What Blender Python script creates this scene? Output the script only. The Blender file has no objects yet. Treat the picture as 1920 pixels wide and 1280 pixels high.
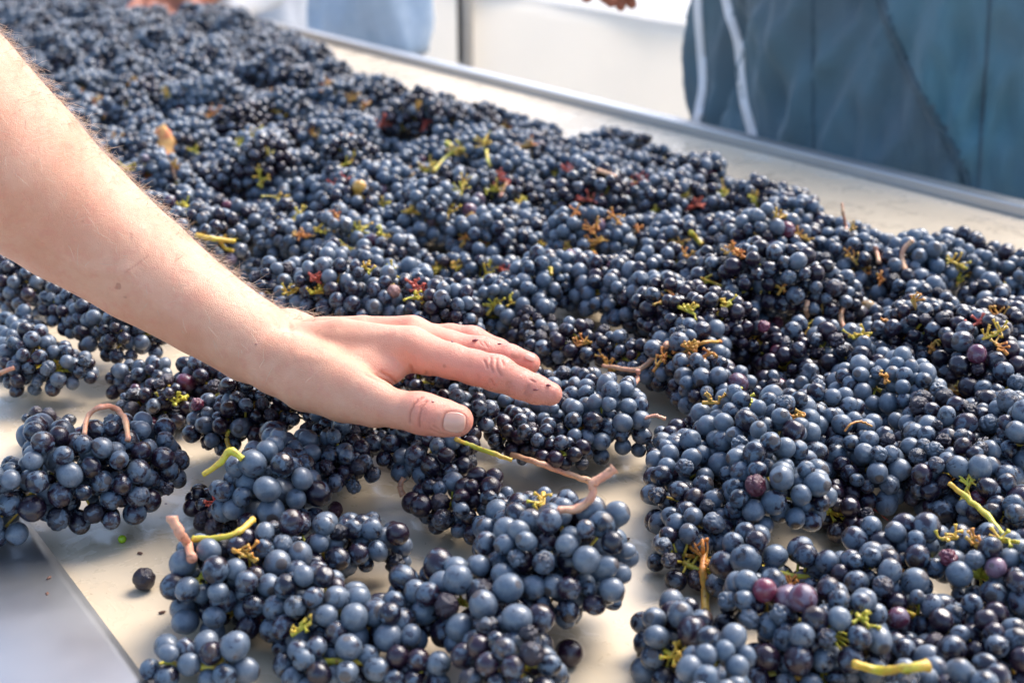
import bpy, math, random
import numpy as np
from mathutils import Vector, Matrix, Euler
from mathutils.bvhtree import BVHTree

# ---------------------------------------------------------------- camera, world, sun, exposure
SC = bpy.context.scene
COL = SC.collection
F = 2667.0; H = 0.36; TH = math.atan(940.0/F)
ST, CT = math.sin(TH), math.cos(TH)
cd = bpy.data.cameras.new('camera'); cam = bpy.data.objects.new('camera', cd); COL.objects.link(cam)
cam.location = (0, 0, H); cam.rotation_euler = (math.pi/2 - TH, 0, 0)
cd.sensor_width = 36; cd.lens = F*36/1920; cd.clip_start = 0.02; cd.clip_end = 300
cd.dof.use_dof = True; cd.dof.focus_distance = 0.80; cd.dof.aperture_fstop = 8.8
SC.camera = cam
SUN_EL, SUN_AZ = math.radians(50), math.radians(42)      # azimuth from +Y towards +X : behind and right of the table
w = bpy.data.worlds.new('World'); SC.world = w; w.use_nodes = True
nt = w.node_tree; sk = nt.nodes.new('ShaderNodeTexSky'); sk.sky_type = 'NISHITA'; sk.sun_disc = False
sk.sun_elevation = SUN_EL; sk.sun_rotation = SUN_AZ; sk.dust_density = 2.0; sk.air_density = 1.0
nt.nodes['Background'].inputs[1].default_value = 0.15
nt.links.new(sk.outputs[0], nt.nodes['Background'].inputs[0])
sl = bpy.data.lights.new('sun', 'SUN'); sl.energy = 2.1; sl.angle = math.radians(36); sl.color = (1, .94, .87)
so = bpy.data.objects.new('sun', sl); COL.objects.link(so)
sd = Vector((math.sin(SUN_AZ)*math.cos(SUN_EL), math.cos(SUN_AZ)*math.cos(SUN_EL), math.sin(SUN_EL)))
so.rotation_euler = sd.to_track_quat('Z', 'Y').to_euler(); so.location = sd*3
SC.view_settings.view_transform = 'Standard'; SC.view_settings.look = 'None'
SC.view_settings.exposure = 1.52; SC.view_settings.gamma = 1
SC.render.engine = 'CYCLES'
SC.render.resolution_x = 1024; SC.render.resolution_y = 682

rng = np.random.default_rng(7); random.seed(7)
# ---------------------------------------------------------------- helpers
def U(px, py, d):
    x = (px-960)/F*d; v = (py-640)/F*d
    return np.array((x, d*CT - v*ST, H - d*ST - v*CT))
def G(px, py, z=0.0):
    return U(px, py, (H-z)/(ST + (py-640)/F*CT))
def proj(p):
    p = np.asarray(p, float); y = p[..., 1]; z = p[..., 2]-H
    d = y*CT - z*ST; v = -y*ST - z*CT
    return 960+F*p[..., 0]/d, 640+F*v/d, d
DU = np.array((-.550, .835, 0)); DU /= np.linalg.norm(DU); DW = np.array((DU[1], -DU[0], 0))
def UW(u, w_, z=0.0): return DU*u + DW*w_ + np.array((0, 0, z))
def tag(o, label=None, cat=None, group=None, kind=None):
    if label: o['label'] = label
    if cat: o['category'] = cat
    if group: o['group'] = group
    if kind: o['kind'] = kind
    return o
def link(name, data, parent=None, loc=None):
    o = bpy.data.objects.new(name, data); COL.objects.link(o)
    if parent is not None: o.parent = parent
    if loc is not None: o.location = loc
    return o
def mesh(name, V, Fc, mat=None, smooth=True):
    m = bpy.data.meshes.new(name); m.from_pydata([tuple(map(float, v)) for v in V], [], Fc); m.update()
    if smooth: m.polygons.foreach_set('use_smooth', [True]*len(m.polygons))
    if mat: m.materials.append(mat)
    return m
def box_vf(p, q):
    (a, b, c), (d, e, f) = p, q
    V = [(a,b,c),(d,b,c),(d,e,c),(a,e,c),(a,b,f),(d,b,f),(d,e,f),(a,e,f)]
    return V, [(0,3,2,1),(4,5,6,7),(0,1,5,4),(1,2,6,5),(2,3,7,6),(3,0,4,7)]
class MB:
    def __init__(s): s.V = []; s.F = []
    def add(s, V, Fc):
        k = len(s.V); s.V += [tuple(v) for v in V]; s.F += [tuple(i+k for i in f) for f in Fc]
    def tube(s, pts, rad, n=8, wob=0.0, cap=True):
        pts = [Vector(p) for p in pts]; m = len(pts); k = len(s.V); up = Vector((.13, .2, 1)).normalized()
        for i, p in enumerate(pts):
            t = (pts[min(i+1, m-1)]-pts[max(i-1, 0)]).normalized()
            a = t.cross(up)
            if a.length < .05: a = t.cross(Vector((1, 0, 0)))
            a.normalize(); b = t.cross(a)
            r = rad[i] if hasattr(rad, '__len__') else rad
            for j in range(n):
                q = 2*math.pi*j/n; rr = r*(1+random.uniform(-wob, wob))
                s.V.append(tuple(p + (a*math.cos(q)+b*math.sin(q))*rr))
        for i in range(m-1):
            for j in range(n):
                s.F.append((k+i*n+j, k+i*n+(j+1) % n, k+(i+1)*n+(j+1) % n, k+(i+1)*n+j))
        if cap:
            s.F.append(tuple(k+j for j in reversed(range(n)))); s.F.append(tuple(k+(m-1)*n+j for j in range(n)))
    def build(s, name, mat, parent=None, smooth=True, loc=None):
        V = np.array(s.V)
        if loc is not None: V = V - np.array(loc)
        return link(name, mesh(name, V, s.F, mat, smooth), parent)
def spline(pts, n=5):
    P = [np.array(p, float) for p in pts]; out = []
    for i in range(len(P)-1):
        p0 = P[max(i-1, 0)]; p1 = P[i]; p2 = P[i+1]; p3 = P[min(i+2, len(P)-1)]
        for k in range(n):
            t = k/n
            out.append(.5*((2*p1)+(-p0+p2)*t+(2*p0-5*p1+4*p2-p3)*t*t+(-p0+3*p1-3*p2+p3)*t**3))
    out.append(P[-1]); return out

# ---------------------------------------------------------------- materials
class NT:
    def __init__(s, name):
        s.m = bpy.data.materials.new(name); s.m.use_nodes = True; s.t = s.m.node_tree; s.b = s.t.nodes['Principled BSDF']
    def n(s, ty, ins=None, **kw):
        nd = s.t.nodes.new('ShaderNode'+ty)
        for k, v in kw.items(): setattr(nd, k, v)
        for k, v in (ins or {}).items(): s.set(nd.inputs[k], v)
        return nd
    def set(s, sock, v):
        if isinstance(v, bpy.types.NodeSocket): s.t.links.new(v, sock)
        elif isinstance(v, bpy.types.Node): s.t.links.new(v.outputs[0], sock)
        else: sock.default_value = v
    def math(s, op, a, b=0.0, c=None, clamp=False):
        nd = s.n('Math', {0: a, 1: b}, operation=op, use_clamp=clamp)
        if c is not None: s.set(nd.inputs[2], c)
        return nd.outputs[0]
    def ramp(s, x, a, b, lo=0.0, hi=1.0):
        return s.n('MapRange', {0: x, 1: a, 2: b, 3: lo, 4: hi}, interpolation_type='SMOOTHSTEP').outputs[0]
    def mix(s, f, a, b):
        nd = s.n('Mix', data_type='RGBA'); s.set(nd.inputs[0], f); s.set(nd.inputs[6], a); s.set(nd.inputs[7], b); return nd.outputs[2]
    def noise(s, vec, scale, det=3, rough=.5, w_=None, dist=0.0):
        nd = s.n('TexNoise', {'Scale': scale, 'Detail': det, 'Roughness': rough, 'Distortion': dist})
        if w_ is not None: nd.noise_dimensions = '4D'; s.set(nd.inputs['W'], w_)
        if vec is not None: s.set(nd.inputs['Vector'], vec)
        return nd.outputs[0]
    def bump(s, h, strength=.3, dist=.001, normal=None):
        nd = s.n('Bump', {'Strength': strength, 'Distance': dist, 'Height': h})
        if normal is not None: s.set(nd.inputs['Normal'], normal)
        return nd.outputs[0]
    def P(s, **kw):
        for k, v in kw.items(): s.set(s.b.inputs[k.replace('_', ' ')], v)
        return s.m
def rgb(r, g, b): return (r, g, b, 1)

def grape_mat(name, far=False, wrink=False):
    N = NT(name); co = N.n('TexCoord').outputs['Object']
    oi = N.n('ObjectInfo')
    if far:
        rnd = N.n('NewGeometry').outputs['Random Per Island']; sc = 170
        orc = N.n('SeparateColor', {0: oi.outputs['Color']})
    else:
        rnd = oi.outputs['Random']; sc = 1.0
        orc = N.n('SeparateColor', {0: oi.outputs['Color']})
    W = N.math('MULTIPLY', rnd, 97.0)
    n1 = N.noise(co, 1.25*sc, 3, .55, W, .6); n2 = N.noise(co, 6*sc, 4, .6, W)
    r2 = N.n('TexWhiteNoise', {'W': W}, noise_dimensions='1D').outputs[0]
    # bloom amount : object colour red = mean of the bunch, patches from noise, spread per berry
    amt = N.math('ADD', orc.outputs[0], N.math('MULTIPLY', N.math('SUBTRACT', r2, .5), .55))
    thr = N.math('SUBTRACT', .82, N.math('MULTIPLY', amt, .62))
    bl = N.ramp(n1, N.math('SUBTRACT', thr, .06), N.math('ADD', thr, .10))
    bl = N.math('MULTIPLY', bl, N.ramp(n2, .22, .62, .62, 1.0))
    hue = N.mix(r2, rgb(.072, .117, .170), rgb(.108, .138, .175))
    dark = N.mix(rnd, rgb(.006, .006, .013), rgb(.02, .009, .018))
    red = N.mix(r2, rgb(.20, .03, .05), rgb(.11, .02, .05))
    dark = N.mix(orc.outputs[1], dark, red)
    hue = N.mix(N.math('MULTIPLY', orc.outputs[1], .75), hue, rgb(.24, .11, .15))
    base = N.mix(N.math('MULTIPLY', bl, .85), dark, hue)
    base = N.mix(orc.outputs[2], base, N.mix(n1, rgb(.55, .24, .03), rgb(.75, .45, .08)))
    if not far:
        z = N.n('SeparateXYZ', {0: co}).outputs[2]
        scar = N.ramp(z, .955, .985)
        base = N.mix(N.math('MULTIPLY', scar, .8), base, rgb(.05, .03, .02))
    rough = N.ramp(bl, 0, 1, .10, .46)
    h = N.math('ADD', N.math('MULTIPLY', n2, .5), N.noise(co, 22*sc, 2, .5))
    return N.P(Base_Color=base, Roughness=rough if not wrink else N.math('ADD', rough, .06), Specular_IOR_Level=.5, Coat_Weight=N.ramp(r2, .2, .8, .05, .45), Coat_Roughness=.09,
               Normal=N.bump(h, .12 if not wrink else .3, .03 if not far else .0002))
M_GRAPE = grape_mat('grape_skin'); M_WRINK = grape_mat('wrinkled_grape_skin', wrink=True); M_FAR = grape_mat('grape_skin_joined', far=True)

def stem_mat(name, c1, c2, c3):
    N = NT(name); co = N.n('TexCoord').outputs['Object']
    n1 = N.noise(co, 60, 3); n2 = N.noise(co, 500, 3)
    c = N.mix(N.ramp(n1, .38, .62), rgb(*c1), rgb(*c2)); c = N.mix(N.ramp(n2, .55, .75), c, rgb(*c3))
    return N.P(Base_Color=c, Roughness=.45, Subsurface_Weight=.1, Subsurface_Scale=.002, Normal=N.bump(n2, .5, .0006))
M_PINK = stem_mat('pink_brown_stem', (.55, .24, .15), (.62, .35, .19), (.30, .12, .06))
M_GREEN = stem_mat('yellow_green_stem', (.50, .46, .04), (.62, .38, .05), (.40, .14, .03))
M_ORANGE = stem_mat('orange_brown_stem', (.62, .22, .04), (.50, .30, .05), (.22, .05, .02))
M_REDS = stem_mat('red_stem', (.45, .06, .04), (.55, .13, .07), (.2, .03, .02))
def simple(name, c, rough=.5, **kw):
    N = NT(name); return N.P(Base_Color=rgb(*c), Roughness=rough, **kw)

def skin_mat(name, tint=(1, 1, 1), dark=1.0):
    N = NT(name); co = N.n('TexCoord').outputs['Object']
    at = N.n('Attribute', attribute_name='tone'); sp = N.n('SeparateColor', {0: at.outputs['Color']})
    n1 = N.noise(co, 28, 4, .6); n2 = N.noise(co, 160, 3, .6); n3 = N.noise(co, 900, 3, .6)
    vor = N.n('TexVoronoi', {'Scale': 1100.0, 'Vector': co}, feature='DISTANCE_TO_EDGE').outputs[0]
    a = (.60*tint[0]*dark, .295*tint[1]*dark, .175*tint[2]*dark); b = (.66*tint[0]*dark, .37*tint[1]*dark, .235*tint[2]*dark)
    c = N.mix(N.ramp(n1, .35, .65), rgb(*a), rgb(*b))
    c = N.mix(N.math('MULTIPLY', N.ramp(n2, .48, .70), .45), c, rgb(.60*dark, .25*dark, .16*dark))
    c = N.mix(N.math('MULTIPLY', sp.outputs[0], .8), c, rgb(.64*dark, .215*dark, .15*dark))       # pinker knuckles and finger ends
    c = N.mix(N.math('MULTIPLY', sp.outputs[1], .75), c, rgb(.36*dark, .11*dark, .07*dark))     # darker creases, juice stains towards the fingertips
    c = N.mix(N.math('MULTIPLY', N.ramp(N.noise(co, 75, 2), .73, .76), .55), c, rgb(.33*dark, .12*dark, .07*dark))   # small moles
    wet = sp.outputs[2]
    rough = N.math('SUBTRACT', N.ramp(n3, .3, .7, .42, .58), N.math('MULTIPLY', N.math('MULTIPLY', wet, N.ramp(n2, .38, .6)), .28))
    nm = N.bump(N.math('ADD', N.math('MULTIPLY', N.ramp(vor, 0, .25), .5), N.math('MULTIPLY', N.noise(co, 330, 4, .6), 1.6)), .45, .0006)
    return N.P(Base_Color=c, Roughness=rough, Subsurface_Weight=.25, Subsurface_Radius=(1, .35, .2), Subsurface_Scale=.004, Specular_IOR_Level=.4, Normal=nm)
M_SKIN = skin_mat('fair_skin'); M_SKIN2 = skin_mat('reddened_skin', (1.0, .6, .5), .62)

N = NT('belt_rubber'); co = N.n('TexCoord').outputs['Object']
n1 = N.noise(co, 5, 5, .6); n2 = N.noise(co, 60, 4, .6); mp = N.n('Mapping', {0: co, 3: (3, 60, 1)}); n3 = N.noise(mp.outputs[0], 3, 3)
wetm = N.ramp(N.noise(co, 22, 4, .65, dist=.6), .52, .60); drops = N.ramp(N.noise(co, 190, 2), .66, .70)
c = N.mix(N.ramp(n1, .3, .7), rgb(.50, .405, .285), rgb(.565, .468, .335)); c = N.mix(N.math('MULTIPLY', N.ramp(n3, .35, .65), .35), c, rgb(.57, .455, .31))
c = N.mix(N.math('MULTIPLY', N.ramp(n2, .60, .75), .25), c, rgb(.40, .33, .25))
c = N.mix(N.math('MULTIPLY', N.ramp(N.noise(co, 130, 2), .74, .77), .8), c, rgb(.10, .03, .02))
c = N.mix(N.math('MULTIPLY', N.ramp(N.noise(co, 14, 5, .7, dist=1.2), .60, .72), .18), c, rgb(.32, .20, .17))
M_BELT = N.P(Base_Color=c, Roughness=N.math('SUBTRACT', N.ramp(n2, .3, .7, .30, .42), N.math('MULTIPLY', wetm, .18)),
             Normal=N.bump(N.math('ADD', N.math('MULTIPLY', wetm, .3), drops), .3, .0006))
N = NT('brushed_steel'); co = N.n('TexCoord').outputs['Object']
n1 = N.noise(co, 9, 4, .6); mp = N.n('Mapping', {0: co, 3: (1.5, 180, 180)}); n2 = N.noise(mp.outputs[0], 4, 4, .6)
M_STEEL = N.P(Base_Color=N.mix(n1, rgb(.46, .475, .49), rgb(.50, .51, .53)), Metallic=1.0, Roughness=N.ramp(n1, .3, .7, .36, .44))

def cloth_mat(name, c1, c2, sc=30, rough=.85, fold=.0):
    N = NT(name); co = N.n('TexCoord').outputs['Object']
    n1 = N.noise(co, sc*.25, 4, .6); n2 = N.noise(co, sc*40, 2)
    c = N.mix(N.ramp(n1, .3, .7), rgb(*c1), rgb(*c2))
    return N.P(Base_Color=c, Roughness=rough, Sheen_Weight=.2, Normal=N.bump(N.math('ADD', n2, N.math('MULTIPLY', n1, 3)), .25, .002))
M_TEAL = cloth_mat('dark_teal_workwear', (.085, .115, .132), (.08, .145, .172), 16)
M_FLAP = cloth_mat('teal_apron_cloth', (.07, .17, .21), (.085, .14, .165), 16)
M_PIPE = cloth_mat('pale_piping', (.78, .74, .72), (.85, .80, .78))
M_JEAN = cloth_mat('light_blue_denim', (.36, .46, .56), (.52, .60, .68), 40)
M_HEM = cloth_mat('brown_hem', (.08, .05, .05), (.12, .08, .08))
M_WHITE = cloth_mat('white_cotton', (.75, .75, .77), (.82, .82, .83))
N = NT('tent_wall_fabric'); co = N.n('TexCoord').outputs['Object']; n1 = N.noise(co, 3, 4, .6)
dfb = N.n('BsdfDiffuse', {0: N.mix(n1, rgb(.74, .71, .66), rgb(.81, .78, .73))}); trb = N.n('BsdfTranslucent', {0: rgb(.86, .82, .76)})
ms = N.n('MixShader', {0: .5, 1: dfb.outputs[0], 2: trb.outputs[0]}); N.t.links.new(ms.outputs[0], N.t.nodes['Material Output'].inputs[0]); M_TENT = N.m
N = NT('white_translucent_backdrop'); tr = N.n('BsdfTranslucent', {0: rgb(.97, .97, .98)}); df = N.n('BsdfDiffuse', {0: rgb(.9, .9, .92)})
ms = N.n('MixShader', {0: .8, 1: df.outputs[0], 2: tr.outputs[0]}); N.t.links.new(ms.outputs[0], N.t.nodes['Material Output'].inputs[0]); M_BACKDROP = N.m
N = NT('concrete_ground'); co = N.n('TexCoord').outputs['Object']; n1 = N.noise(co, 2, 5, .6)
M_GROUND = N.P(Base_Color=N.mix(n1, rgb(.30, .29, .27), rgb(.42, .40, .37)), Roughness=.85)
M_NAIL = simple('fingernail', (.62, .33, .235), .18, Subsurface_Weight=.2, Subsurface_Scale=.002)
M_HAIR = simple('fair_arm_hair', (.50, .39, .28), .5)
M_SKINBIT = simple('grape_skin_scrap', (.16, .025, .025), .3)

# ---------------------------------------------------------------- setting : ground, belt, rails, tent
V, Fc = box_vf((-60, -60, -.95), (60, 60, -.90)); tag(link('ground', mesh('ground', V, Fc, M_GROUND, False)), kind='structure')
WN, WF = .163, 1.192
# sorting table : belt, side rails, near steel gutter
tb = link('sorting_table', None); tb.location = tuple(UW(0, 0, 0))
tb.rotation_euler = (0, 0, math.atan2(DU[1], DU[0]))
tag(tb, 'long sorting table with cream conveyor belt and steel edge rails under the grapes', 'sorting table')
# local axes of table: x = u, y = -w
def tbox(name, u0, u1, w0, w1, z0, z1, mat, bev=0.0, lab=None):
    V, Fc = box_vf((u0, -w1, z0), (u1, -w0, z1)); o = link(name, mesh(name, V, Fc, mat, False), tb)
    if bev:
        b = o.modifiers.new('bevel', 'BEVEL'); b.width = bev; b.segments = 3; b.limit_method = 'NONE'
    return o
def profile(name, prof, u0, u1, mat, seg=24):
    V = []; Fc = []; n = len(prof)
    for i in range(seg+1):
        u = u0+(u1-u0)*i/seg
        V += [(u, -w_, z) for w_, z in prof]
    for i in range(seg):
        for j in range(n-1):
            Fc.append((i*n+j, i*n+j+1, (i+1)*n+j+1, (i+1)*n+j))
    o = link(name, mesh(name, V, Fc, mat, True), tb)
    s = o.modifiers.new('solid', 'SOLIDIFY'); s.thickness = .0015; s.offset = 0
    return o
tbox('belt', -1.2, 6.5, WN-.02, WF+.004, -.004, 0, M_BELT)
tbox('belt_bed', -1.2, 6.5, WN-.02, WF+.03, -.10, -.0055, M_STEEL)
# far side guide : cream skirt rising to a steel rail with rolled lip
tbox('far_rail', -1.2, 6.5, WF+.006, WF+.030, -.10, .012, M_STEEL, .0014)
profile('near_gutter', [(WN+.004, .0032), (WN-.002, .0042), (WN-.016, .0052), (WN-.04, .005), (WN-.09, .003), (WN-.13, -.002), (WN-.16, -.012), (WN-.18, -.03), (WN-.185, -.10)], -1.2, 6.5, M_STEEL)
for u in (-1.0, .9, 2.8, 4.7, 6.3):
    for w_ in (WN+.03, WF-.03):
        tbox('leg', u-.025, u+.025, w_-.025, w_+.025, -.90, -.103, M_STEEL)

# tent wall behind, parallel with the belt: cream fabric skirt, added white sheet above in place of the bright outdoors, pole
def cloth_wall(name, u0, u1, w0, z0, z1, mat, amp, f1, seed, nu=120, nz=14):
    r = np.random.default_rng(seed); ph = r.uniform(0, 6, 6); V = []; Fc = []
    for i in range(nu+1):
        for j in range(nz+1):
            u = u0+(u1-u0)*i/nu; z = z0+(z1-z0)*j/nz; t = (z-z0)/(z1-z0)
            d = amp*(math.sin(u*f1+ph[0]+t*1.3)+.6*math.sin(u*f1*2.3+ph[1]-t*2.2)+.4*math.sin((u+z)*f1*1.7+ph[2]))
            V.append(UW(u, w0+d, z))
    n = nz+1
    for i in range(nu):
        for j in range(nz): Fc.append((i*n+j, (i+1)*n+j, (i+1)*n+j+1, i*n+j+1))
    o = link(name, mesh(name, V, Fc, mat)); s = o.modifiers.new('solid', 'SOLIDIFY'); s.thickness = .002
    return o
tag(cloth_wall('tent_wall', -4, 9, 2.62, -.9, -.125, M_TENT, .012, 6, 1), 'cream fabric lower wall of the tent behind the sorting table', 'tent wall')
tag(cloth_wall('outdoors_backdrop', -4, 9, 2.66, -.118, 1.3, M_BACKDROP, .01, 4, 2), 'white translucent sheet standing in for the bright outdoors above the cream fabric wall', 'backdrop sheet')
pd = G(872, 40, -.5); 
pu = float(np.dot(G(872, 60, -.13), DU))
# pole stands just in front of the wall at the pixel column 872
best = min(np.linspace(-2, 8, 2001), key=lambda u: abs(proj(UW(u, 2.56, -.2))[0]-872))
pl = link('tent_pole', None); pl.location = tuple(UW(best, 2.56, -.9)); tag(pl, 'grey tent pole standing in front of the cream tent wall', 'pole')
m_ = MB(); m_.tube([(0, 0, 0.01), (0, 0, 2.2)], .028, 16); m_.build('shaft', simple('beige_painted_metal', (.55, .50, .44), .4), pl)
V, Fc = box_vf((-.07, -.07, 0), (.07, .07, .012)); link('foot_plate', mesh('foot_plate', V, Fc, M_STEEL, False), pl)
m_ = MB(); m_.tube([(-.018, -.034, .55), (-.018, -.034, 2.1)], .008, 8); m_.build('strap', simple('black_strap', (.03, .03, .035), .6), pl)

# ---------------------------------------------------------------- signed distance body (arm and hand)
def roundcone(P, a, b, r1, r2):
    ba = b-a; L2 = ba@ba; pa = P-a; t = np.clip((pa@ba)/L2, 0, 1)
    return np.linalg.norm(pa-t[:, None]*ba, axis=1)-(r1+(r2-r1)*t)
def smin(a, b, k):
    h = np.maximum(k-np.abs(a-b), 0)/k
    return np.minimum(a, b)-h*h*k*.25
class Body:
    def __init__(s): s.pr = []; s.gr = []
    def chain(s, pts, k=.006, add=0.0):
        """pts (px,py,d,r_mm) : one limb, joined smoothly to what is there already"""
        g = [(U(*a[:3]), U(*b[:3]), a[3]/1000+add, b[3]/1000+add) for a, b in zip(pts[:-1], pts[1:])]
        s.gr.append((g, k)); s.pr += g
    def ev(s, P):
        f = np.full(len(P), 1.0)
        for g, k in s.gr:
            q = np.full(len(P), 1.0); use = np.zeros(len(P), bool)
            for a, b, r1, r2 in g:
                m = max(r1, r2)+k*2.2+.012; idx = np.flatnonzero(np.all((P > np.minimum(a, b)-m) & (P < np.maximum(a, b)+m), axis=1))
                if len(idx) == 0: continue
                v = roundcone(P[idx], a, b, r1, r2); q[idx] = np.where(use[idx], smin(q[idx], v, .0025), v); use[idx] = True
            i = np.flatnonzero(use)
            if len(i): f[i] = smin(f[i], q[i], k)
        return f
def surface_nets(fn, lo, hi, h):
    n = np.ceil((hi-lo)/h).astype(int)+1
    F3 = np.empty(n, np.float32)
    yy, zz = np.meshgrid(lo[1]+h*np.arange(n[1]), lo[2]+h*np.arange(n[2]), indexing='ij'); B = 24
    for i in range(0, n[0], B):
        xs = lo[0]+h*np.arange(i, min(i+B, n[0])); k = len(xs)
        P = np.empty((k, n[1], n[2], 3)); P[..., 0] = xs[:, None, None]; P[..., 1] = yy; P[..., 2] = zz
        F3[i:i+k] = fn(P.reshape(-1, 3)).reshape(k, n[1], n[2])
    ins = F3 < 0; c = np.zeros(n-1, np.int8)
    cr = [(a, b, d) for a in (0, 1) for b in (0, 1) for d in (0, 1)]
    sl_ = lambda o: tuple(slice(o[q], n[q]-1+o[q]) for q in range(3))
    for o in cr: c += ins[sl_(o)]
    act = (c > 0) & (c < 8); I = np.argwhere(act); idx = np.full(n-1, -1, int); idx[act] = np.arange(len(I))
    S = np.zeros((len(I), 3)); cnt = np.zeros(len(I))
    for a in cr:
        for ax in range(3):
            if a[ax]: continue
            b = list(a); b[ax] = 1
            fa = F3[tuple((I+a).T)]; fb = F3[tuple((I+b).T)]; m = (fa < 0) != (fb < 0)
            t = np.where(m, fa/np.where(m, fa-fb, 1), 0); p = np.tile(np.array(a, float), (len(I), 1)); p[:, ax] = t
            S += p*m[:, None]; cnt += m
    Vt = lo+h*(I+S/cnt[:, None]); Fs = []
    for ax in range(3):
        a0 = [slice(0, n[0]), slice(0, n[1]), slice(0, n[2])]; s0 = list(a0); s1 = list(a0); s0[ax] = slice(0, n[ax]-1); s1[ax] = slice(1, n[ax])
        x = ins[tuple(s0)] != ins[tuple(s1)]; E = np.argwhere(x); o1, o2 = [(1, 2), (2, 0), (0, 1)][ax]
        ok = (E[:, o1] > 0) & (E[:, o2] > 0) & (E[:, o1] < n[o1]-1) & (E[:, o2] < n[o2]-1); E = E[ok]
        fl = ins[tuple(E.T)]
        def ix(d1, d2):
            q = E.copy(); q[:, o1] -= d1; q[:, o2] -= d2; return idx[tuple(q.T)]
        Q = np.stack([ix(1, 1), ix(0, 1), ix(0, 0), ix(1, 0)], 1); Q[~fl] = Q[~fl][:, ::-1]; Fs.append(Q)
    return Vt, np.concatenate(Fs)
def np_mesh(name, V, Q, mat):
    m = bpy.data.meshes.new(name); m.vertices.add(len(V)); m.vertices.foreach_set('co', np.asarray(V, np.float32).ravel())
    m.loops.add(Q.size); m.loops.foreach_set('vertex_index', Q.ravel().astype(np.int32)); m.polygons.add(len(Q))
    m.polygons.foreach_set('loop_start', np.arange(len(Q), dtype=np.int32)*4); m.polygons.foreach_set('use_smooth', np.ones(len(Q), bool))
    m.update(calc_edges=True); m.validate(); m.materials.append(mat); return m
def vnormals(V, Q):
    a = V[Q[:, 2]]-V[Q[:, 0]]; b = V[Q[:, 3]]-V[Q[:, 1]]; nf = np.cross(a, b); nv = np.zeros_like(V)
    for k in range(4): np.add.at(nv, Q[:, k], nf)
    return nv/np.maximum(np.linalg.norm(nv, axis=1, keepdims=True), 1e-12)
def seg_px(px, py, a, b):
    ax, ay = a; bx, by = b; t = np.clip(((px-ax)*(bx-ax)+(py-ay)*(by-ay))/((bx-ax)**2+(by-ay)**2), 0, 1)
    return np.hypot(px-ax-t*(bx-ax), py-ay-t*(by-ay))

ARM = Body()
ARM.chain([(-330, 20, .75, 52), (-118, 190, .78, 48), (17, 306, .80, 42.5), (130, 396, .815, 35), (262, 494, .82, 28.5), (380, 576, .822, 23.5), (470, 632, .818, 20)], .022)   # far-side muscle mass
ARM.chain([(-118, 205, .77, 43), (17, 326, .785, 38), (130, 412, .80, 32), (262, 506, .805, 25.5), (380, 586, .80, 21.5), (474, 645, .80, 20), (520, 678, .795, 17)], .022)
ARM.chain([(440, 620, .835, 17.5), (520, 643, .835, 14.5), (570, 646, .83, 13.5), (680, 637, .82, 11.8), (778, 628, .812, 9.2)], .010)           # middle metacarpal
ARM.chain([(490, 652, .82, 17), (575, 662, .81, 15), (680, 655, .80, 13), (772, 652, .79, 10.6)], .010)                                   # index metacarpal
ARM.chain([(520, 650, .85, 14), (640, 648, .845, 12), (792, 636, .836, 9.0)], .010)                                                      # ring metacarpal
ARM.chain([(520, 660, .86, 13), (640, 662, .865, 12), (760, 652, .86, 9)], .010)
ARM.chain([(525, 688, .79, 13), (575, 715, .782, 16), (640, 738, .768, 14.5), (700, 757, .757, 10.6)], .012)       # thenar
ARM.chain([(590, 695, .79, 16), (690, 688, .785, 11.5)], .012)
ARM.chain([(680, 700, .78, 8.5), (735, 694, .782, 7.0)], .010)                                                     # first web
# fingers
ARM.chain([(660, 743, .765, 12), (705, 758, .757, 10.2), (745, 767, .751, 9.2), (783, 773, .747, 9.9), (800, 777, .746, 9.9), (830, 783, .744, 8.9), (857, 788, .743, 7.9)], .006, .0007)
ARM.chain([(772, 654, .79, 10.6), (800, 665, .783, 10.2), (845, 676, .779, 9.0), (890, 689, .776, 8.8), (932, 700, .774, 9.0), (975, 719, .772, 7.6), (1005, 730, .771, 7.1), (1032, 738, .770, 5.8)], .006, .0007)
ARM.chain([(778, 632, .81, 10), (840, 650, .808, 8.8), (905, 664, .806, 8.8), (955, 672, .80, 7.4), (992, 681, .797, 5.8)], .005, .0006)
ARM.chain([(790, 638, .838, 9.2), (845, 636, .838, 8.4), (885, 640, .836, 8.4), (935, 660, .83, 7.0), (965, 676, .826, 5.8)], .005, .0006)
ARM.chain([(765, 650, .862, 9), (835, 660, .866, 8), (880, 680, .86, 7), (910, 700, .855, 6)], .005)
# bumps : ulna head, tendons, knuckles
ARM.chain([(545, 622, .842, 13), (553, 624, .842, 12)], .012)
ARM.chain([(560, 648, .805, 12.6), (640, 636, .795, 11.6), (765, 645, .782, 8.6)], .006)
ARM.chain([(600, 616, .822, 6.5), (680, 612, .812, 5.5), (770, 611, .806, 5.0)], .006)
ARM.chain([(540, 668, .785, 12), (600, 692, .775, 11.5), (660, 716, .762, 8.6), (705, 742, .752, 7)], .007)        # thumb tendon
ARM.chain([(925, 696, .770, 7.2), (937, 699, .769, 7.0)], .006)
ARM.chain([(898, 659, .803, 7.0), (908, 661, .803, 6.8)], .005)
ARM.chain([(786, 770, .742, 7.8), (798, 773, .741, 7.6)], .005)
def arm_sdf(P): return ARM.ev(P)
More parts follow.
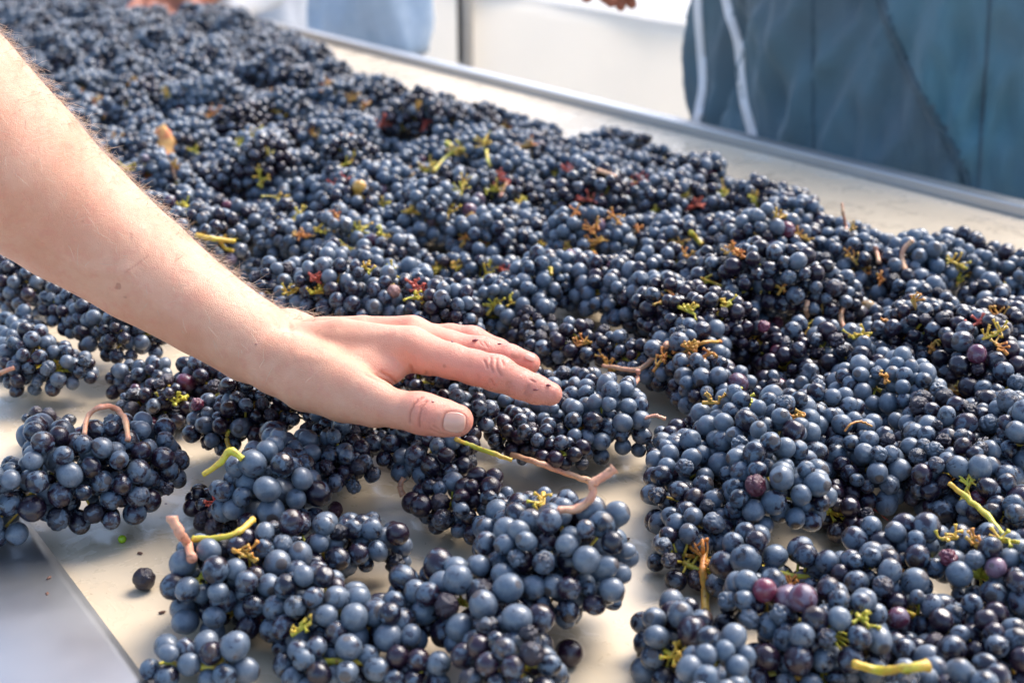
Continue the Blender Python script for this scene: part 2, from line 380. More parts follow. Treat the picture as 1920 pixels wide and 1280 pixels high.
# frame along the forearm so that the sampled box is tight
from mathutils import noise as mn
A0 = U(-330, 20, .75); A1 = U(1040, 735, .77); ex = (A1-A0)/np.linalg.norm(A1-A0); ez = np.cross(ex, (0, 1, 0)); ez /= np.linalg.norm(ez); ez = -ez if ez[2] < 0 else ez
ey = np.cross(ez, ex); R = np.stack([ex, ey, ez])
pts = np.array([p for q in ARM.pr for p in (q[0], q[1])]); rr = np.array([r for q in ARM.pr for r in (q[2], q[3])])
L = (pts-A0)@R.T; lo = (L-rr[:, None]).min(0)-.006; hi = (L+rr[:, None]).max(0)+.006
VL, Q = surface_nets(lambda p: arm_sdf(p@R+A0), lo, hi, .0015)
VA = VL@R+A0
# laplacian-free polish : project twice on the field
e = 2e-4
for _ in range(2):
    f0 = arm_sdf(VA); g = np.stack([arm_sdf(VA+np.eye(3)[k]*e)-f0 for k in range(3)], 1)/e
    gn = np.linalg.norm(g, axis=1, keepdims=True); VA = VA-np.clip(f0, -.001, .001)[:, None]*g/np.maximum(gn, .3)**2
if np.einsum('ij,ij->i', vnormals(VA, Q), g).mean() < 0: Q = Q[:, ::-1]
me = np_mesh('arm', VA, Q, M_SKIN)
person = link('person', None); person.location = tuple(U(-330, 20, .75)*np.array((1, 1, 0)))
tag(person, 'bare left forearm and hand pressing down on the grapes, thumb nearest the camera', 'person')
POFF = np.array(person.location)
# subdivide smoothly, then creases and tone in python
tmp = link('arm', me); sm = tmp.modifiers.new('s', 'SUBSURF'); sm.levels = 1; sm.render_levels = 1
dg = bpy.context.evaluated_depsgraph_get(); me2 = bpy.data.meshes.new_from_object(tmp.evaluated_get(dg)); bpy.data.objects.remove(tmp)
nv = len(me2.vertices); V = np.empty(nv*3, np.float32); me2.vertices.foreach_get('co', V); V = V.reshape(-1, 3).astype(float)
NQ = np.empty(len(me2.loops), np.int32); me2.loops.foreach_get('vertex_index', NQ); NQ = NQ.reshape(-1, 4); NV = vnormals(V, NQ)
px, py, dd = proj(V); viewd = V-np.array((0, 0, H)); front = np.clip(-np.einsum('ij,ij->i', NV, viewd/np.linalg.norm(viewd, axis=1, keepdims=True))*2.0, 0, 1)
top = np.clip(NV[:, 2]*1.5+.2, 0, 1)
disp = np.zeros(nv); crease = np.zeros(nv)
def cr(segs, wpx, depth, col=.5, near=None):
    global disp, crease
    for s_ in segs:
        d = np.full(nv, 1e9)
        for a, b in zip(s_[:-1], s_[1:]): d = np.minimum(d, seg_px(px, py, a, b))
        k = np.exp(-(d/wpx)**2)*front
        if near: k = k*(dd < near)
        disp -= depth*k; crease = np.maximum(crease, np.exp(-(d/(wpx*.8))**2)*front*col*(1 if not near else (dd < near)))
# thumb joint creases
cr([[(791, 745), (776, 757), (768, 775), (768, 792)], [(800, 752), (790, 765), (786, 785), (787, 800)]], 2.0, .0009, .85, .80)
cr([[(782, 748), (772, 768), (770, 780)], [(796, 768), (794, 786)]], 1.5, .0004, .2, .80)
cr([[(806, 805), (822, 812), (840, 815)], [(812, 798), (826, 808)]], 1.6, .0004, .35, .80)
# index joint creases
cr([[(920, 670), (918, 684), (925, 697)], [(931, 672), (931, 690), (940, 704)], [(942, 676), (944, 684)], [(908, 676), (914, 690)]], 2.0, .0008, .50, .80)
cr([[(920, 712), (926, 722)], [(990, 722), (982, 738)], [(995, 712), (1003, 716)]], 1.8, .0006, .6, .80)
cr([[(898, 640), (906, 648)], [(906, 640), (914, 650)]], 1.6, .0004, .2)
# web folds between thumb and index
cr([[(738, 728), (722, 716), (700, 708), (685, 700)], [(745, 722), (730, 706), (715, 698)], [(765, 712), (772, 700), (770, 688)], [(790, 712), (800, 700)]], 3.0, .0010, .30)
# wrist folds and veins
cr([[(520, 575), (540, 600), (545, 625)], [(505, 590), (520, 612)]], 5, .0008, .05)
def vein(p_, w_, hgt):
    global disp
    d = np.full(nv, 1e9)
    for a, b in zip(p_[:-1], p_[1:]): d = np.minimum(d, seg_px(px, py, a, b))
    disp += hgt*np.exp(-(d/w_)**2)*front
vein([(60, 440), (150, 505), (225, 512), (240, 505)], 13, .0007); vein([(232, 515), (290, 560), (350, 620)], 13, .0006); vein([(240, 505), (262, 470), (270, 430)], 12, .0005)
vein([(600, 625), (680, 630), (740, 622)], 9, .0004); vein([(560, 668), (640, 672), (700, 655)], 10, .0004)
# scratch on the forearm
cr([[(236, 510), (255, 497), (276, 481)]], 1.7, .0002, .6)
V = V+NV*disp[:, None]
# nail bed of the thumb : flatten beneath and ring around
NC = (853, 791); ntx = np.array((.985, .12)); 
qx = ((px-NC[0])*ntx[0]+(py-NC[1])*ntx[1])/23.0; qy = (-(px-NC[0])*ntx[1]+(py-NC[1])*ntx[0])/19.5
q = (np.abs(qx)**3.2+np.abs(qy)**3.2)**(1/3.2)
isn = (dd < .80)&(px > 790)
V = V-NV*(.0007*np.clip((1.02-q)/.12, 0, 1)*front*isn)[:, None]
V = V+NV*(.0003*np.exp(-((q-1.22)/.14)**2)*front*isn*(qx < .55))[:, None]
pink = np.clip((px-620)/330, 0, 1)*.85+.18+.6*np.exp(-((px-795)/22)**2)*(py > 735)+.6*np.exp(-((px-930)/26)**2)*(py > 640)*(px > 880)+.5*np.clip((px-985)/45, 0, 1)
pink = np.maximum(pink, .5*isn*np.clip((q-.9)/.3, 0, 1)*np.exp(-((q-1.25)/.25)**2))
pink = pink+.35*np.clip((py-(.53*px+440))/120, 0, 1)*(px < 520)
st = np.array([mn.noise(Vector(v*220)) for v in V[(px > 760)]]); crease[px > 760] = np.maximum(crease[px > 760], np.clip((st-.18)*2.2, 0, .42)*np.clip((px[px > 760]-800)/180, 0, 1))
wet = np.clip((px-820)/100, 0, 1)
tone = np.stack([np.clip(pink, 0, 1), np.clip(crease, 0, 1), wet, np.ones(nv)], 1).astype(np.float32)
me2.vertices.foreach_set('co', (V-POFF).astype(np.float32).ravel())
ca = me2.color_attributes.new('tone', 'FLOAT_COLOR', 'POINT'); ca.data.foreach_set('color', tone.ravel()); me2.update()
arm = link('arm', me2, person)
bvh_arm = BVHTree.FromPolygons([tuple(v) for v in V], [tuple(int(i) for i in f) for f in NQ])
def cast(px_, py_, bvh):
    o = Vector((0, 0, H)); d = Vector(U(px_, py_, 1.0))-o
    return bvh.ray_cast(o, d.normalized())
# thumb nail : a thin curved plate
def nail(cx, cy, tx, ty, hx, hy, lift):
    n = 16; Vn = []; Fn = []; ok = True
    for i in range(n+1):
        for j in range(n+1):
            a = -1+2*i/n; b = -1+2*j/n
            # square to superellipse
            k = (abs(a)**3.2+abs(b)**3.2)**(1/3.2); m = max(abs(a), abs(b)); s_ = m/k if k > 0 else 1
            x = cx+(a*s_*hx)*tx-(b*s_*hy)*ty; y = cy+(a*s_*hx)*ty+(b*s_*hy)*tx
            h_ = cast(x, y, bvh_arm)
            if h_[0] is None: return None
            Vn.append(np.array(h_[0])+np.array(h_[1])*(lift*(1-.35*m**4)))
    for i in range(n):
        for j in range(n): Fn.append((i*(n+1)+j, (i+1)*(n+1)+j, (i+1)*(n+1)+j+1, i*(n+1)+j+1))
    A = np.array(Vn).reshape(n+1, n+1, 3)
    for _ in range(6): A[1:-1, 1:-1] = (A[:-2, 1:-1]+A[2:, 1:-1]+A[1:-1, :-2]+A[1:-1, 2:])/4*.6+A[1:-1, 1:-1]*.4
    o = link('fingernail', mesh('fingernail', A.reshape(-1, 3)-POFF, Fn, M_NAIL), arm)
    s_ = o.modifiers.new('solid', 'SOLIDIFY'); s_.thickness = .0006; s_.offset = -1
    return o
nail(851, 791, .985, .12, 20.5, 18.5, .0006)
nail(993, 671, .93, .36, 9, 5, .0005)
# fair hairs along the forearm
hb = MB(); cand = rng.integers(0, nv, 60000); cnt = 0; ad = np.array(U(-118, 195, .8))-np.array(U(480, 635, .8)); ad = -ad/np.linalg.norm(ad)
for i in cand:
    if cnt > 1900: break
    if px[i] > 600 or px[i] < -80: continue
    n_ = NV[i]; rim = 1-abs(float(np.dot(n_, viewd[i]/np.linalg.norm(viewd[i])))); 
    if n_[2] < -.1: continue
    pr = (.1+.9*max(0, rim-.45)*1.6) if n_[2] > .25 else .05
    if px[i] > 520: pr *= .5
    if rng.random() > pr: continue
    t = ad*rng.uniform(.2, 1.0)+rng.normal(0, .45, 3)+n_*.55; t -= n_*np.dot(t, n_)*.45; t /= np.linalg.norm(t)
    Lh = rng.uniform(.004, .012); cv = rng.normal(0, .4, 3); p0 = V[i]-n_*.0003
    P_ = [p0+t*Lh*s_+n_*Lh*(.40*s_-.45*s_*s_)+cv*Lh*s_*s_*.5 for s_ in (0, .3, .6, .85, 1)]
    hb.tube([p-POFF for p in P_], [8e-5, 7.5e-5, 6.5e-5, 5e-5, 2e-5], 3, cap=False); cnt += 1
tag(hb.build('arm_hair', M_HAIR, arm), kind='stuff')

# ---------------------------------------------------------------- grape meshes
def ico(sub):
    t = (1+5**.5)/2; V = [(-1,t,0),(1,t,0),(-1,-t,0),(1,-t,0),(0,-1,t),(0,1,t),(0,-1,-t),(0,1,-t),(t,0,-1),(t,0,1),(-t,0,-1),(-t,0,1)]
    Fc = [(0,11,5),(0,5,1),(0,1,7),(0,7,10),(0,10,11),(1,5,9),(5,11,4),(11,10,2),(10,7,6),(7,1,8),(3,9,4),(3,4,2),(3,2,6),(3,6,8),(3,8,9),(4,9,5),(2,4,11),(6,2,10),(8,6,7),(9,8,1)]
    V = [np.array(v)/np.linalg.norm(v) for v in V]
    for _ in range(sub):
        c = {}; F2 = []
        def mid(a, b):
            k = (min(a, b), max(a, b))
            if k not in c: m = V[a]+V[b]; V.append(m/np.linalg.norm(m)); c[k] = len(V)-1
            return c[k]
        for a, b, d in Fc:
            x, y, z = mid(a, b), mid(b, d), mid(d, a); F2 += [(a, x, z), (b, y, x), (d, z, y), (x, y, z)]
        Fc = F2
    return np.array(V), Fc
from mathutils import noise as mn
I3, F3_ = ico(3); I2, F2_ = ico(2); I4, F4_ = ico(4)
ROUND = []; WRINK = []; MIDM = []
for k in range(10):
    el = [1.0, 1.05, .95, 1.1, 1.0, 1.03, 1.12, .97, 1.0, 1.06][k]
    def shape(V, amp=.045):
        o = V.copy()
        for i, v in enumerate(V):
            d = mn.noise(Vector(v*.9+k*7.3)); o[i] = v*(1+amp*d)
        o[:, 2] *= el
        dz = np.linalg.norm(V-np.array((0, 0, 1)), axis=1); o -= V*(.07*np.exp(-(dz/.16)**2)-.03*np.exp(-(dz/.07)**2))[:, None]
        if k in (3, 7): # a soft dent
            c_ = np.array((.6, .3, .74)); c_ /= np.linalg.norm(c_); dd_ = np.linalg.norm(V-c_, axis=1); o -= V*(.14*np.exp(-(dd_/.42)**2))[:, None]
        return o
    ROUND.append(mesh('grape', shape(I3), F3_, M_GRAPE)); MIDM.append(mesh('grape', shape(I2), F2_, M_GRAPE))
for k in range(8):
    o = I4.copy(); a_ = [.28, .4, .18, .34, .22, .45, .15, .3][k]
    for i, v in enumerate(I4):
        p = Vector(v*.95+k*5.1); r1 = 1-abs(mn.noise(p+Vector((0, 0, 2))))*2; r2 = 1-abs(mn.noise(p*1.9))*2
        o[i] = v*(1-a_*.5*max(r1, 0)**2-a_*.22*max(r2, 0)**3+a_*.25*mn.noise(p*.8)-a_*.12)
    o[:, 0] *= 1-.25*a_
    WRINK.append(mesh('wrinkled_grape', o, F4_, M_WRINK))

# ---------------------------------------------------------------- bunches : where the photograph has them
# cx, cy, axis angle in the picture (deg, clockwise), length px, width px, lift mm, bloom, wrinkled share, berry radius mm, label
S = [
(168, 893, -10, 410, 225, 3, .62, .06, 6.6, 'large bunch at left edge reaching the steel strip, arched red stem on top'),
(92, 690, 8, 210, 130, 4, .62, .03, 5.6, 'bunch in the second row with a pink stem poking out at the left edge'),
(255, 715, 5, 140, 95, 2, .55, .12, 5.2, 'small bunch behind the arched red stem, joined to a yellow-green stalk'),
(190, 605, 22, 260, 120, 12, .55, .02, 5.4, 'bunch lying just below the forearm above the second row at left'),
(20, 535, 15, 190, 110, 5, .40, .05, 5.4, 'dark bunch cut by the left edge directly beneath the forearm'),
(95, 808, 0, 120, 80, 0, .30, .5, 5.2, 'small half shrivelled bunch with a purple raisin left of the arched red stem'),
(290, 765, 0, 150, 100, 0, .35, .3, 5.0, 'small dark bunch with reddish shrivelled berries right of the arched stem'),
(405, 725, 30, 150, 105, 8, .50, .04, 5.9, 'bunch whose round berries peep out under the wrist edge'),
(425, 800, 0, 170, 110, 8, .42, .15, 5.6, 'bunch over the forked yellow stem, left of the pale big-berried bunch'),
(520, 895, -60, 240, 165, 10, .72, .03, 6.8, 'pale bloomy bunch with big berries and green curved stem under the palm'),
(640, 855, 75, 190, 120, 12, .50, .4, 5.4, 'bunch with a wrinkled dark patch directly below the thumb base'),
(505, 770, 10, 190, 90, 20, .30, .3, 5.0, 'dark shrunken bunch in the shade against the underside of the palm'),
(395, 955, 60, 120, 75, 0, .18, .2, 5.2, 'small glossy black bunch left of the pale big-berried bunch'),
(560, 1060, -14, 440, 170, 4, .58, .06, 6.0, 'long bunch in front with a pink-brown woody stem at its left end'),
(440, 1100, 60, 210, 130, 0, .5, .05, 5.9, 'drooping wing of berries at the left of the foremost long bunch'),
(790, 855, 10, 210, 120, 14, .50, .03, 5.8, 'bunch under the thumb with a short cut brown stem pointing down'),
(955, 765, 12, 220, 95, 12, .58, .12, 5.4, 'bunch between thumb tip and index finger, in the crook of the hand'),
(790, 715, 5, 190, 80, 18, .10, .2, 5.2, 'black glossy bunch in the shadow between index finger and thumb'),
(1110, 800, -20, 220, 145, 6, .66, .02, 5.6, 'tidy bloomy bunch just right of the fingertips, at the head of the belt gap'),
(1010, 835, 20, 200, 90, 12, .30, .08, 5.2, 'dark glossy bunch beside the yellow stalk at the thumb tip'),
(860, 950, 5, 220, 120, 4, .50, .06, 5.7, 'bunch left of the long pink forked stem in the centre foreground'),
(1040, 1050, 55, 300, 235, 8, .64, .04, 6.1, 'broad full bunch beneath the long pink forked stem, left of the belt gap'),
(850, 1130, 10, 280, 165, 8, .68, .02, 7.0, 'bunch with the biggest pale berries in the centre foreground'),
(660, 1170, 12, 280, 170, 0, .58, .06, 6.2, 'bunch below the long front bunch with a small green stalk tip'),
(690, 1250, 5, 330, 110, 0, .55, .04, 6.2, 'bunch along the bottom edge left of centre'),
(945, 1225, 60, 230, 170, 4, .52, .25, 6.2, 'bunch at the bottom edge with wrinkled and burst berries beside the loose grape'),
(360, 1245, 5, 210, 110, 0, .66, .03, 6.4, 'small separate bunch at the bottom edge on bare belt, lower left'),
(1262, 850, 70, 130, 95, 0, .50, .1, 5.6, 'small bunch at the top of the column right of the belt gap'),
(1290, 940, 70, 240, 140, 4, .62, .03, 6.0, 'narrow bunch standing along the right side of the belt gap'),
(1300, 1060, 20, 170, 110, 0, .50, .22, 5.8, 'bunch with the orange star-shaped stalk and a burst red berry'),
(1440, 880, 70, 300, 190, 14, .70, .04, 6.1, 'tall conical bloomy bunch right of the belt gap'),
(1360, 840, 60, 170, 110, 2, .52, .04, 5.8, 'bunch tucked behind the tall conical bunch on its left'),
(1590, 850, 40, 280, 160, 6, .62, .08, 6.0, 'bunch with a thin curled orange tendril on top, right of the tall cone'),
(1585, 965, 50, 150, 100, 0, .08, .05, 5.2, 'small glossy black bunch with a yellow star stalk beside the small belt gap'),
(1480, 1070, 8, 270, 130, 6, .70, .03, 6.7, 'bunch with large bloomy berries below the tall conical bunch'),
(1745, 1060, 12, 340, 150, 8, .64, .05, 6.5, 'wide bunch at right with small red unripe berries inside'),
(1260, 1190, 80, 210, 145, 0, .52, .04, 6.4, 'bunch at the lower end of the belt gap, right of the single loose grape'),
(1480, 1165, 15, 320, 170, 10, .60, .05, 6.4, 'bunch with a few reddish purple berries at the bottom right of centre'),
(1440, 1265, 5, 330, 120, 0, .50, .05, 6.2, 'bunch on the bottom edge with a thick yellow stem at its right end'),
(1700, 1150, 20, 320, 150, 2, .50, .06, 6.0, 'bunch below the wide right-hand bunch with small red berries'),
(1690, 1250, 10, 330, 120, 0, .52, .05, 6.2, 'bunch on the bottom edge in the lower right corner area'),
(1860, 1220, 40, 220, 140, 0, .54, .1, 6.0, 'bunch cut by the lower right corner of the view'),
(1770, 870, 70, 250, 165, 8, .50, .42, 6.0, 'bunch of dull wrinkled berries at right, above the green star stalk'),
(1880, 800, 80, 240, 150, 8, .60, .15, 6.6, 'bunch with large oval berries at the right edge'),
(1860, 960, 40, 260, 150, 6, .58, .08, 6.2, 'bunch threaded by a green stalk with red tips at the right edge'),
(1310, 705, 40, 240, 160, 6, .60, .04, 5.9, 'bunch hanging below the orange twig in the middle right'),
(1140, 665, 15, 210, 110, 8, .38, .12, 5.4, 'dark bunch crossed by the forked orange stem right of the fingertips'),
(1015, 640, 50, 150, 100, 6, .45, .55, 5.6, 'crumpled bunch with torn berries right beside the finger ends'),
(1150, 555, 15, 280, 130, 16, .62, .02, 6.5, 'bunch with a row of big round berries behind the fingers'),
(1280, 530, 40, 170, 100, 8, .50, .4, 5.5, 'dull shrivelled bunch right of the big-berried row'),
(1290, 605, 15, 230, 100, 10, .60, .04, 6.2, 'bunch of plump berries right above the orange twig'),
(1440, 675, 30, 190, 120, 2, .20, .05, 5.5, 'glossy black bunch with spiky yellow stalk in the right middle'),
(1600, 690, 20, 290, 130, 8, .58, .05, 6.2, 'long bunch in the right middle below the two short upright stems'),
(1460, 565, 10, 190, 100, 4, .45, .2, 5.7, 'mixed dark bunch left of the short upright pink stems'),
(1560, 480, 35, 200, 120, 16, .66, .02, 6.1, 'bloomy bunch with an upright brown stem at the belt side of the heap'),
(1715, 560, 40, 220, 120, 12, .58, .06, 6.2, 'bunch beneath the bent pink stem near the far side at right'),
(1850, 490, 15, 220, 95, 14, .52, .03, 5.9, 'bunch on the far side of the heap at the right edge'),
(1820, 655, 65, 210, 150, 20, .26, .06, 6.2, 'shiny purple black bunch standing proud near the right edge with red torn skins'),
(1740, 745, 20, 190, 100, 8, .62, .1, 6.9, 'bunch with large glossy-topped berries below the shiny purple bunch'),
(1590, 590, 30, 220, 110, 4, .56, .05, 6.1, 'bunch between the short upright pink stems'),
(1890, 590, 20, 190, 110, 8, .5, .1, 6.2, 'bunch behind the shiny purple bunch at the right edge'),
(1370, 455, 12, 170, 115, 18, .68, .01, 5.6, 'round tidy bloomy bunch in the far right half of the heap'),
(1485, 395, 60, 140, 90, 22, .60, .02, 5.8, 'bunch raised like a tower at the heap edge in front of the dark trousers'),
(1275, 360, -35, 190, 110, 20, .62, .02, 6.0, 'bunch rising to a point at the heap edge, middle right'),
(1190, 445, -10, 200, 90, 12, .62, .02, 5.6, 'bunch left of the round tidy bunch'),
(1125, 305, 15, 200, 85, 18, .68, .01, 5.5, 'broad pale bunch near the far edge with a pink stump'),
(1170, 262, 15, 110, 45, 14, .40, .02, 5.0, 'small dark bunch topping the heap edge behind the broad pale bunch'),
(980, 435, 12, 210, 85, 14, .66, .01, 5.6, 'pale bunch in the middle of the heap behind the hand'),
(965, 305, 10, 120, 70, 16, .66, .02, 5.6, 'bunch with two upright yellow stalk tips behind the yellow fork stem'),
(745, 410, -35, 160, 95, 16, .70, .01, 5.3, 'pale bunch above the wrist, left of the yellow stalks'),
(705, 505, -30, 190, 120, 16, .55, .28, 6.0, 'bunch with wet wrinkled berries right above the wrist'),
(640, 445, 10, 120, 70, 10, .55, .45, 5.0, 'reddish shrivelled bunch with yellow star stalk above the wrist'),
(500, 425, 10, 180, 85, 12, .62, .03, 5.6, 'shiny-topped bunch behind the forearm by the yellow green stem'),
(385, 395, 25, 130, 90, 14, .55, .02, 5.4, 'greyish bunch touching the hairy edge of the forearm'),
(470, 515, 20, 110, 65, 2, .62, .03, 5.4, 'small bunch beside the small patch of bare belt behind the wrist'),
(510, 315, 12, 230, 110, 16, .64, .01, 5.4, 'large pale bunch in the heap behind the forearm middle'),
(870, 515, 8, 200, 80, 8, .60, .02, 5.2, 'even small-berried bunch above the back of the hand'),
(820, 575, 6, 210, 70, 6, .62, .01, 5.4, 'row-like bunch directly behind the knuckles'),
(610, 582, 5, 170, 60, 0, .62, .01, 5.6, 'low bunch touching the upper side of the wrist'),
(980, 545, 10, 150, 80, 6, .45, .1, 5.5, 'bunch with yellow star stalk behind the middle finger'),
]
berries = []      # per bunch dict
def shape_bunch(p0, p1, Rb, rb, r):
    """berry centres filling the outer shell of a tapered lumpy roll lying between p0 and p1"""
    ax = p1-p0; L_ = np.linalg.norm(ax); axn = ax/max(L_, 1e-9); ph = r.uniform(0, 6.28, 4)
    n = 2000; t = r.uniform(-Rb, L_+Rb, n); d = r.normal(size=(n, 3)); 
    for q in range(1): d /= np.linalg.norm(d, axis=1, keepdims=True)
    tc = np.clip(t, 0, L_); c = p0+axn*tc[:, None]
    # shell + a few inner ones
    lump = 1+.13*np.sin(tc/.012+ph[0]+3*d[:, 0]+ph[1])+.08*np.sin(5*d[:, 1]+ph[2]+tc/.02)
    taper = 1-.30*np.clip(tc/max(L_, 1e-6), 0, 1)*(L_ > .01)
    rad = (Rb-rb)*taper*lump*np.where(r.random(n) < .82, r.uniform(.9, 1.05, n), r.uniform(.3, .7, n))
    P = c+d*rad[:, None]*np.array((1, 1, .95))
    up = d[:, 2] > -.55; P = P[up]; rd = r.uniform(.80, 1.14, len(P))*rb; rd[r.random(len(P)) < .06] *= .75
    order = np.argsort(-(rad[up]/Rb)+r.uniform(0, .5, len(P)))
    keep = []; K_ = np.empty((0, 3)); Kr = np.empty(0)
    for i in order:
        if len(keep):
            dd_ = np.linalg.norm(K_-P[i], axis=1)
            if (dd_ < .80*(Kr+rd[i])).any(): continue
        keep.append(i); K_ = P[keep]; Kr = rd[keep]
    return K_, Kr
def add_bunch(p0, p1, Rb, rb, bloom, wr, label, group, hand):
    r = np.random.default_rng(len(berries)*13+5)
    P, rd = shape_bunch(p0, p1, Rb, rb, r)
    if len(P) == 0: return
    berries.append(dict(P=P, r=rd, c=(p0+p1)/2, bloom=bloom, wr=wr, label=label, group=group, hand=hand, ax=p1-p0))
handpx = []
for (cx, cy, an, ln, wd, lift, bl, wr, rb, lab) in S:
    z = .022; 
    for _ in range(3):
        d = (H-z)/(ST+(cy-640)/F*CT); Rb = wd*.5*d/F; z = max(Rb*.88, rb*.001)+lift*.001
    seg = max(ln-wd, 8)*.5; a = math.radians(an); dx, dy = math.cos(a)*seg, math.sin(a)*seg
    p0 = G(cx-dx, cy-dy, z); p1 = G(cx+dx, cy+dy, z); L_ = np.linalg.norm(p1-p0)
    if L_ > .092:
        m = (p0+p1)/2; p0 = m+(p0-m)*.092/L_; p1 = m+(p1-m)*.092/L_
    if random.random() < .5: p0, p1 = p1, p0
    rb *= .97 if cy > 760 else 1.0
    add_bunch(p0, p1, Rb*(1.30 if cy > 760 else 1.16), rb*.001, bl, wr, lab, None, True); handpx.append((cx, cy, ln, wd))
HC = np.array([b['c'] for b in berries])
# ---- the rest of the heap
POLY = [(-260, -70), (395, -70), (455, 32), (560, 90), (640, 150), (720, 178), (900, 228), (1100, 282), (1230, 318), (1370, 352), (1520, 420), (1600, 460), (1780, 492), (2060, 560), (2060, 900), (1700, 760), (1500, 660), (1380, 640), (1240, 700), (1060, 650), (800, 600), (620, 590), (560, 540), (500, 470), (330, 470), (100, 400), (-260, 380)]
def inpoly(x, y, P):
    c = False; j = len(P)-1
    for i in range(len(P)):
        if (P[i][1] > y) != (P[j][1] > y) and x < (P[j][0]-P[i][0])*(y-P[i][1])/(P[j][1]-P[i][1])+P[i][0]: c = not c
        j = i
    return c
PF = [[(1230, 640), (2100, 560), (2100, 1400), (1250, 1400), (1240, 1180), (1330, 1150), (1260, 1000), (1250, 830)],
 [(-80, 600), (330, 660), (520, 780), (480, 850), (330, 830), (150, 740), (-80, 740)], [(690, 790), (1120, 800), (1080, 1120), (1010, 1400), (600, 1400), (600, 1160), (420, 1120), (760, 1040), (740, 920)], [(320, 660), (1120, 700), (1150, 850), (1120, 1100), (900, 1100), (860, 900), (640, 900), (420, 930), (320, 840)]]
def FILL(x, y):
    if inpoly(x, y, POLY): return True, 1.0
    for P_ in PF:
        if inpoly(x, y, P_): return True, .68
    return False, 1
LABZ = [
 ('near', lambda x, y: y > 420, 'blue-black bunch filling the heap behind the hand and right of it', 'bunches filling the near heap'),
 ('edge', lambda x, y: False, '', ''),
 ('mid', lambda x, y: y > 230, 'slightly blurred blue-grey bunch in the middle distance of the heap', 'bunches in the middle of the heap'),
 ('far', lambda x, y: y > 105, 'soft blurred dark bunch in the distant part of the heap', 'bunches in the distant part of the heap'),
 ('end', lambda x, y: True, 'very blurred dark bunch at the far end of the heap near the brown hand', 'bunches at the far end of the heap')]
placed = []; cand = []
for i in range(26000):
    u = rng.uniform(-.2, 4.9); w_ = rng.uniform(-.9, 1.05); z = rng.uniform(.024, .056)
    p = UW(u, w_, z); x, y, d = proj(p)
    if d > .3 and FILL(x, y) == (True, .68): p = UW(u, w_, z*.52); x, y, d = proj(p)
    if d < .3 or not FILL(x, y)[0]: continue
    if x > 1975 or x < -55 or y > 1340 or y < -70: continue
    if len(placed):
        A = np.array(placed); 
        if (np.hypot(A[:, 0]-p[0], A[:, 1]-p[1]) < .057).any(): continue
    dh = np.hypot(HC[:, 0]-p[0], HC[:, 1]-p[1])
    if (dh < .048).any(): continue
    placed.append(p); cand.append((x, y, d))
farlist = []
low = []; PA = np.array(placed)
for i in range(9000):
    u = rng.uniform(-.1, 3.2); w_ = rng.uniform(-.6, .98); p = UW(u, w_, .02); x, y, d = proj(p)
    if d < .5 or not inpoly(x, y, POLY) or (490 < x < 640 and 490 < y < 570): continue
    if (np.hypot(PA[:, 0]-p[0], PA[:, 1]-p[1]) < .036).any() or (np.hypot(HC[:, 0]-p[0], HC[:, 1]-p[1]) < .040).any(): continue
    if low and (np.hypot(np.array(low)[:, 0]-p[0], np.array(low)[:, 1]-p[1]) < .045).any(): continue
    low.append(p); placed.append(p); cand.append((x, y, d))
for p, (x, y, d) in zip(placed, cand):
    a = rng.uniform(0, math.pi); Lh = rng.uniform(.012, .03); ax = np.array((math.cos(a), math.sin(a), rng.normal(0, .2)))
    Rb = rng.uniform(.027, .036)*(FILL(x, y)[1] if p[2] > .0201 else .72)
    # heap hides beneath the arm : bunches wholly under the forearm silhouette stay, they are cheap
    for nm, fn, lab, grp in LABZ:
        if fn(x, y): break
    bl = float(np.clip(rng.normal(.66, .17), .15, .9)); wr = .5 if rng.random() < .06 else .03
    farlist.append((d, p-ax*Lh, p+ax*Lh, Rb, rng.uniform(.0052, .0062), bl, wr, lab, grp))
farlist.sort(key=lambda t: t[0])
for t in farlist: add_bunch(*t[1:7], t[7], t[8], False)
MARKS = [(x_[0], x_[1], x_[9]) for x_ in []]
LM = [(302, 268, 'the orange dry leaf'), (675, 360, 'the two amber grapes'), (850, 290, 'the yellow forked stem'), (400, 448, 'the yellow green stem by the forearm'), (570, 520, 'the small patch of bare belt'),
 (715, 225, 'the red twig in the middle distance'), (580, 110, 'the distant red twig'), (480, 75, 'the distant orange stem'), (205, 80, 'the distant yellow fork'), (300, 20, 'the brown hand'), (150, 15, 'the small top-edge stalk'),
 (60, 60, 'the upper left corner stalk'), (375, 90, 'the stalk below the brown hand'), (615, 155, 'the orange stalk at the heap edge'), (1115, 465, 'the orange stump'), (1340, 530, 'the yellow stalk right of centre'), (1370, 455, 'the round tidy bunch'),
 (1485, 395, 'the tower-like bunch'), (1275, 360, 'the pointed bunch'), (1125, 305, 'the broad pale bunch'), (1700, 480, 'the bent pink stem'), (1583, 410, 'the upright brown stem'), (1580, 600, 'the two short upright stems'), (1820, 655, 'the shiny purple bunch'),
 (820, 600, 'the knuckles'), (980, 690, 'the fingertips'), (500, 320, 'the large pale bunch behind the forearm'), (230, 130, 'the yellow scrap far up the heap'), (530, 215, 'the faint yellow scrap in mid heap'), (1250, 655, 'the orange twig'), (1440, 880, 'the tall conical bunch'),
 (1420, 745, 'the spiky yellow stalk'), (1800, 920, 'the green stalk'), (1320, 1050, 'the orange star stalk'), (1110, 905, 'the long pink fork'), (200, 770, 'the arched red stem'), (430, 850, 'the forked yellow stem'), (350, 1000, 'the woody cut stem'), (1700, 1250, 'the thick yellow stem'), (1480, 1180, 'the reddish purple grapes'), (1067, 1223, 'the single shiny loose grape')]
buck = {}
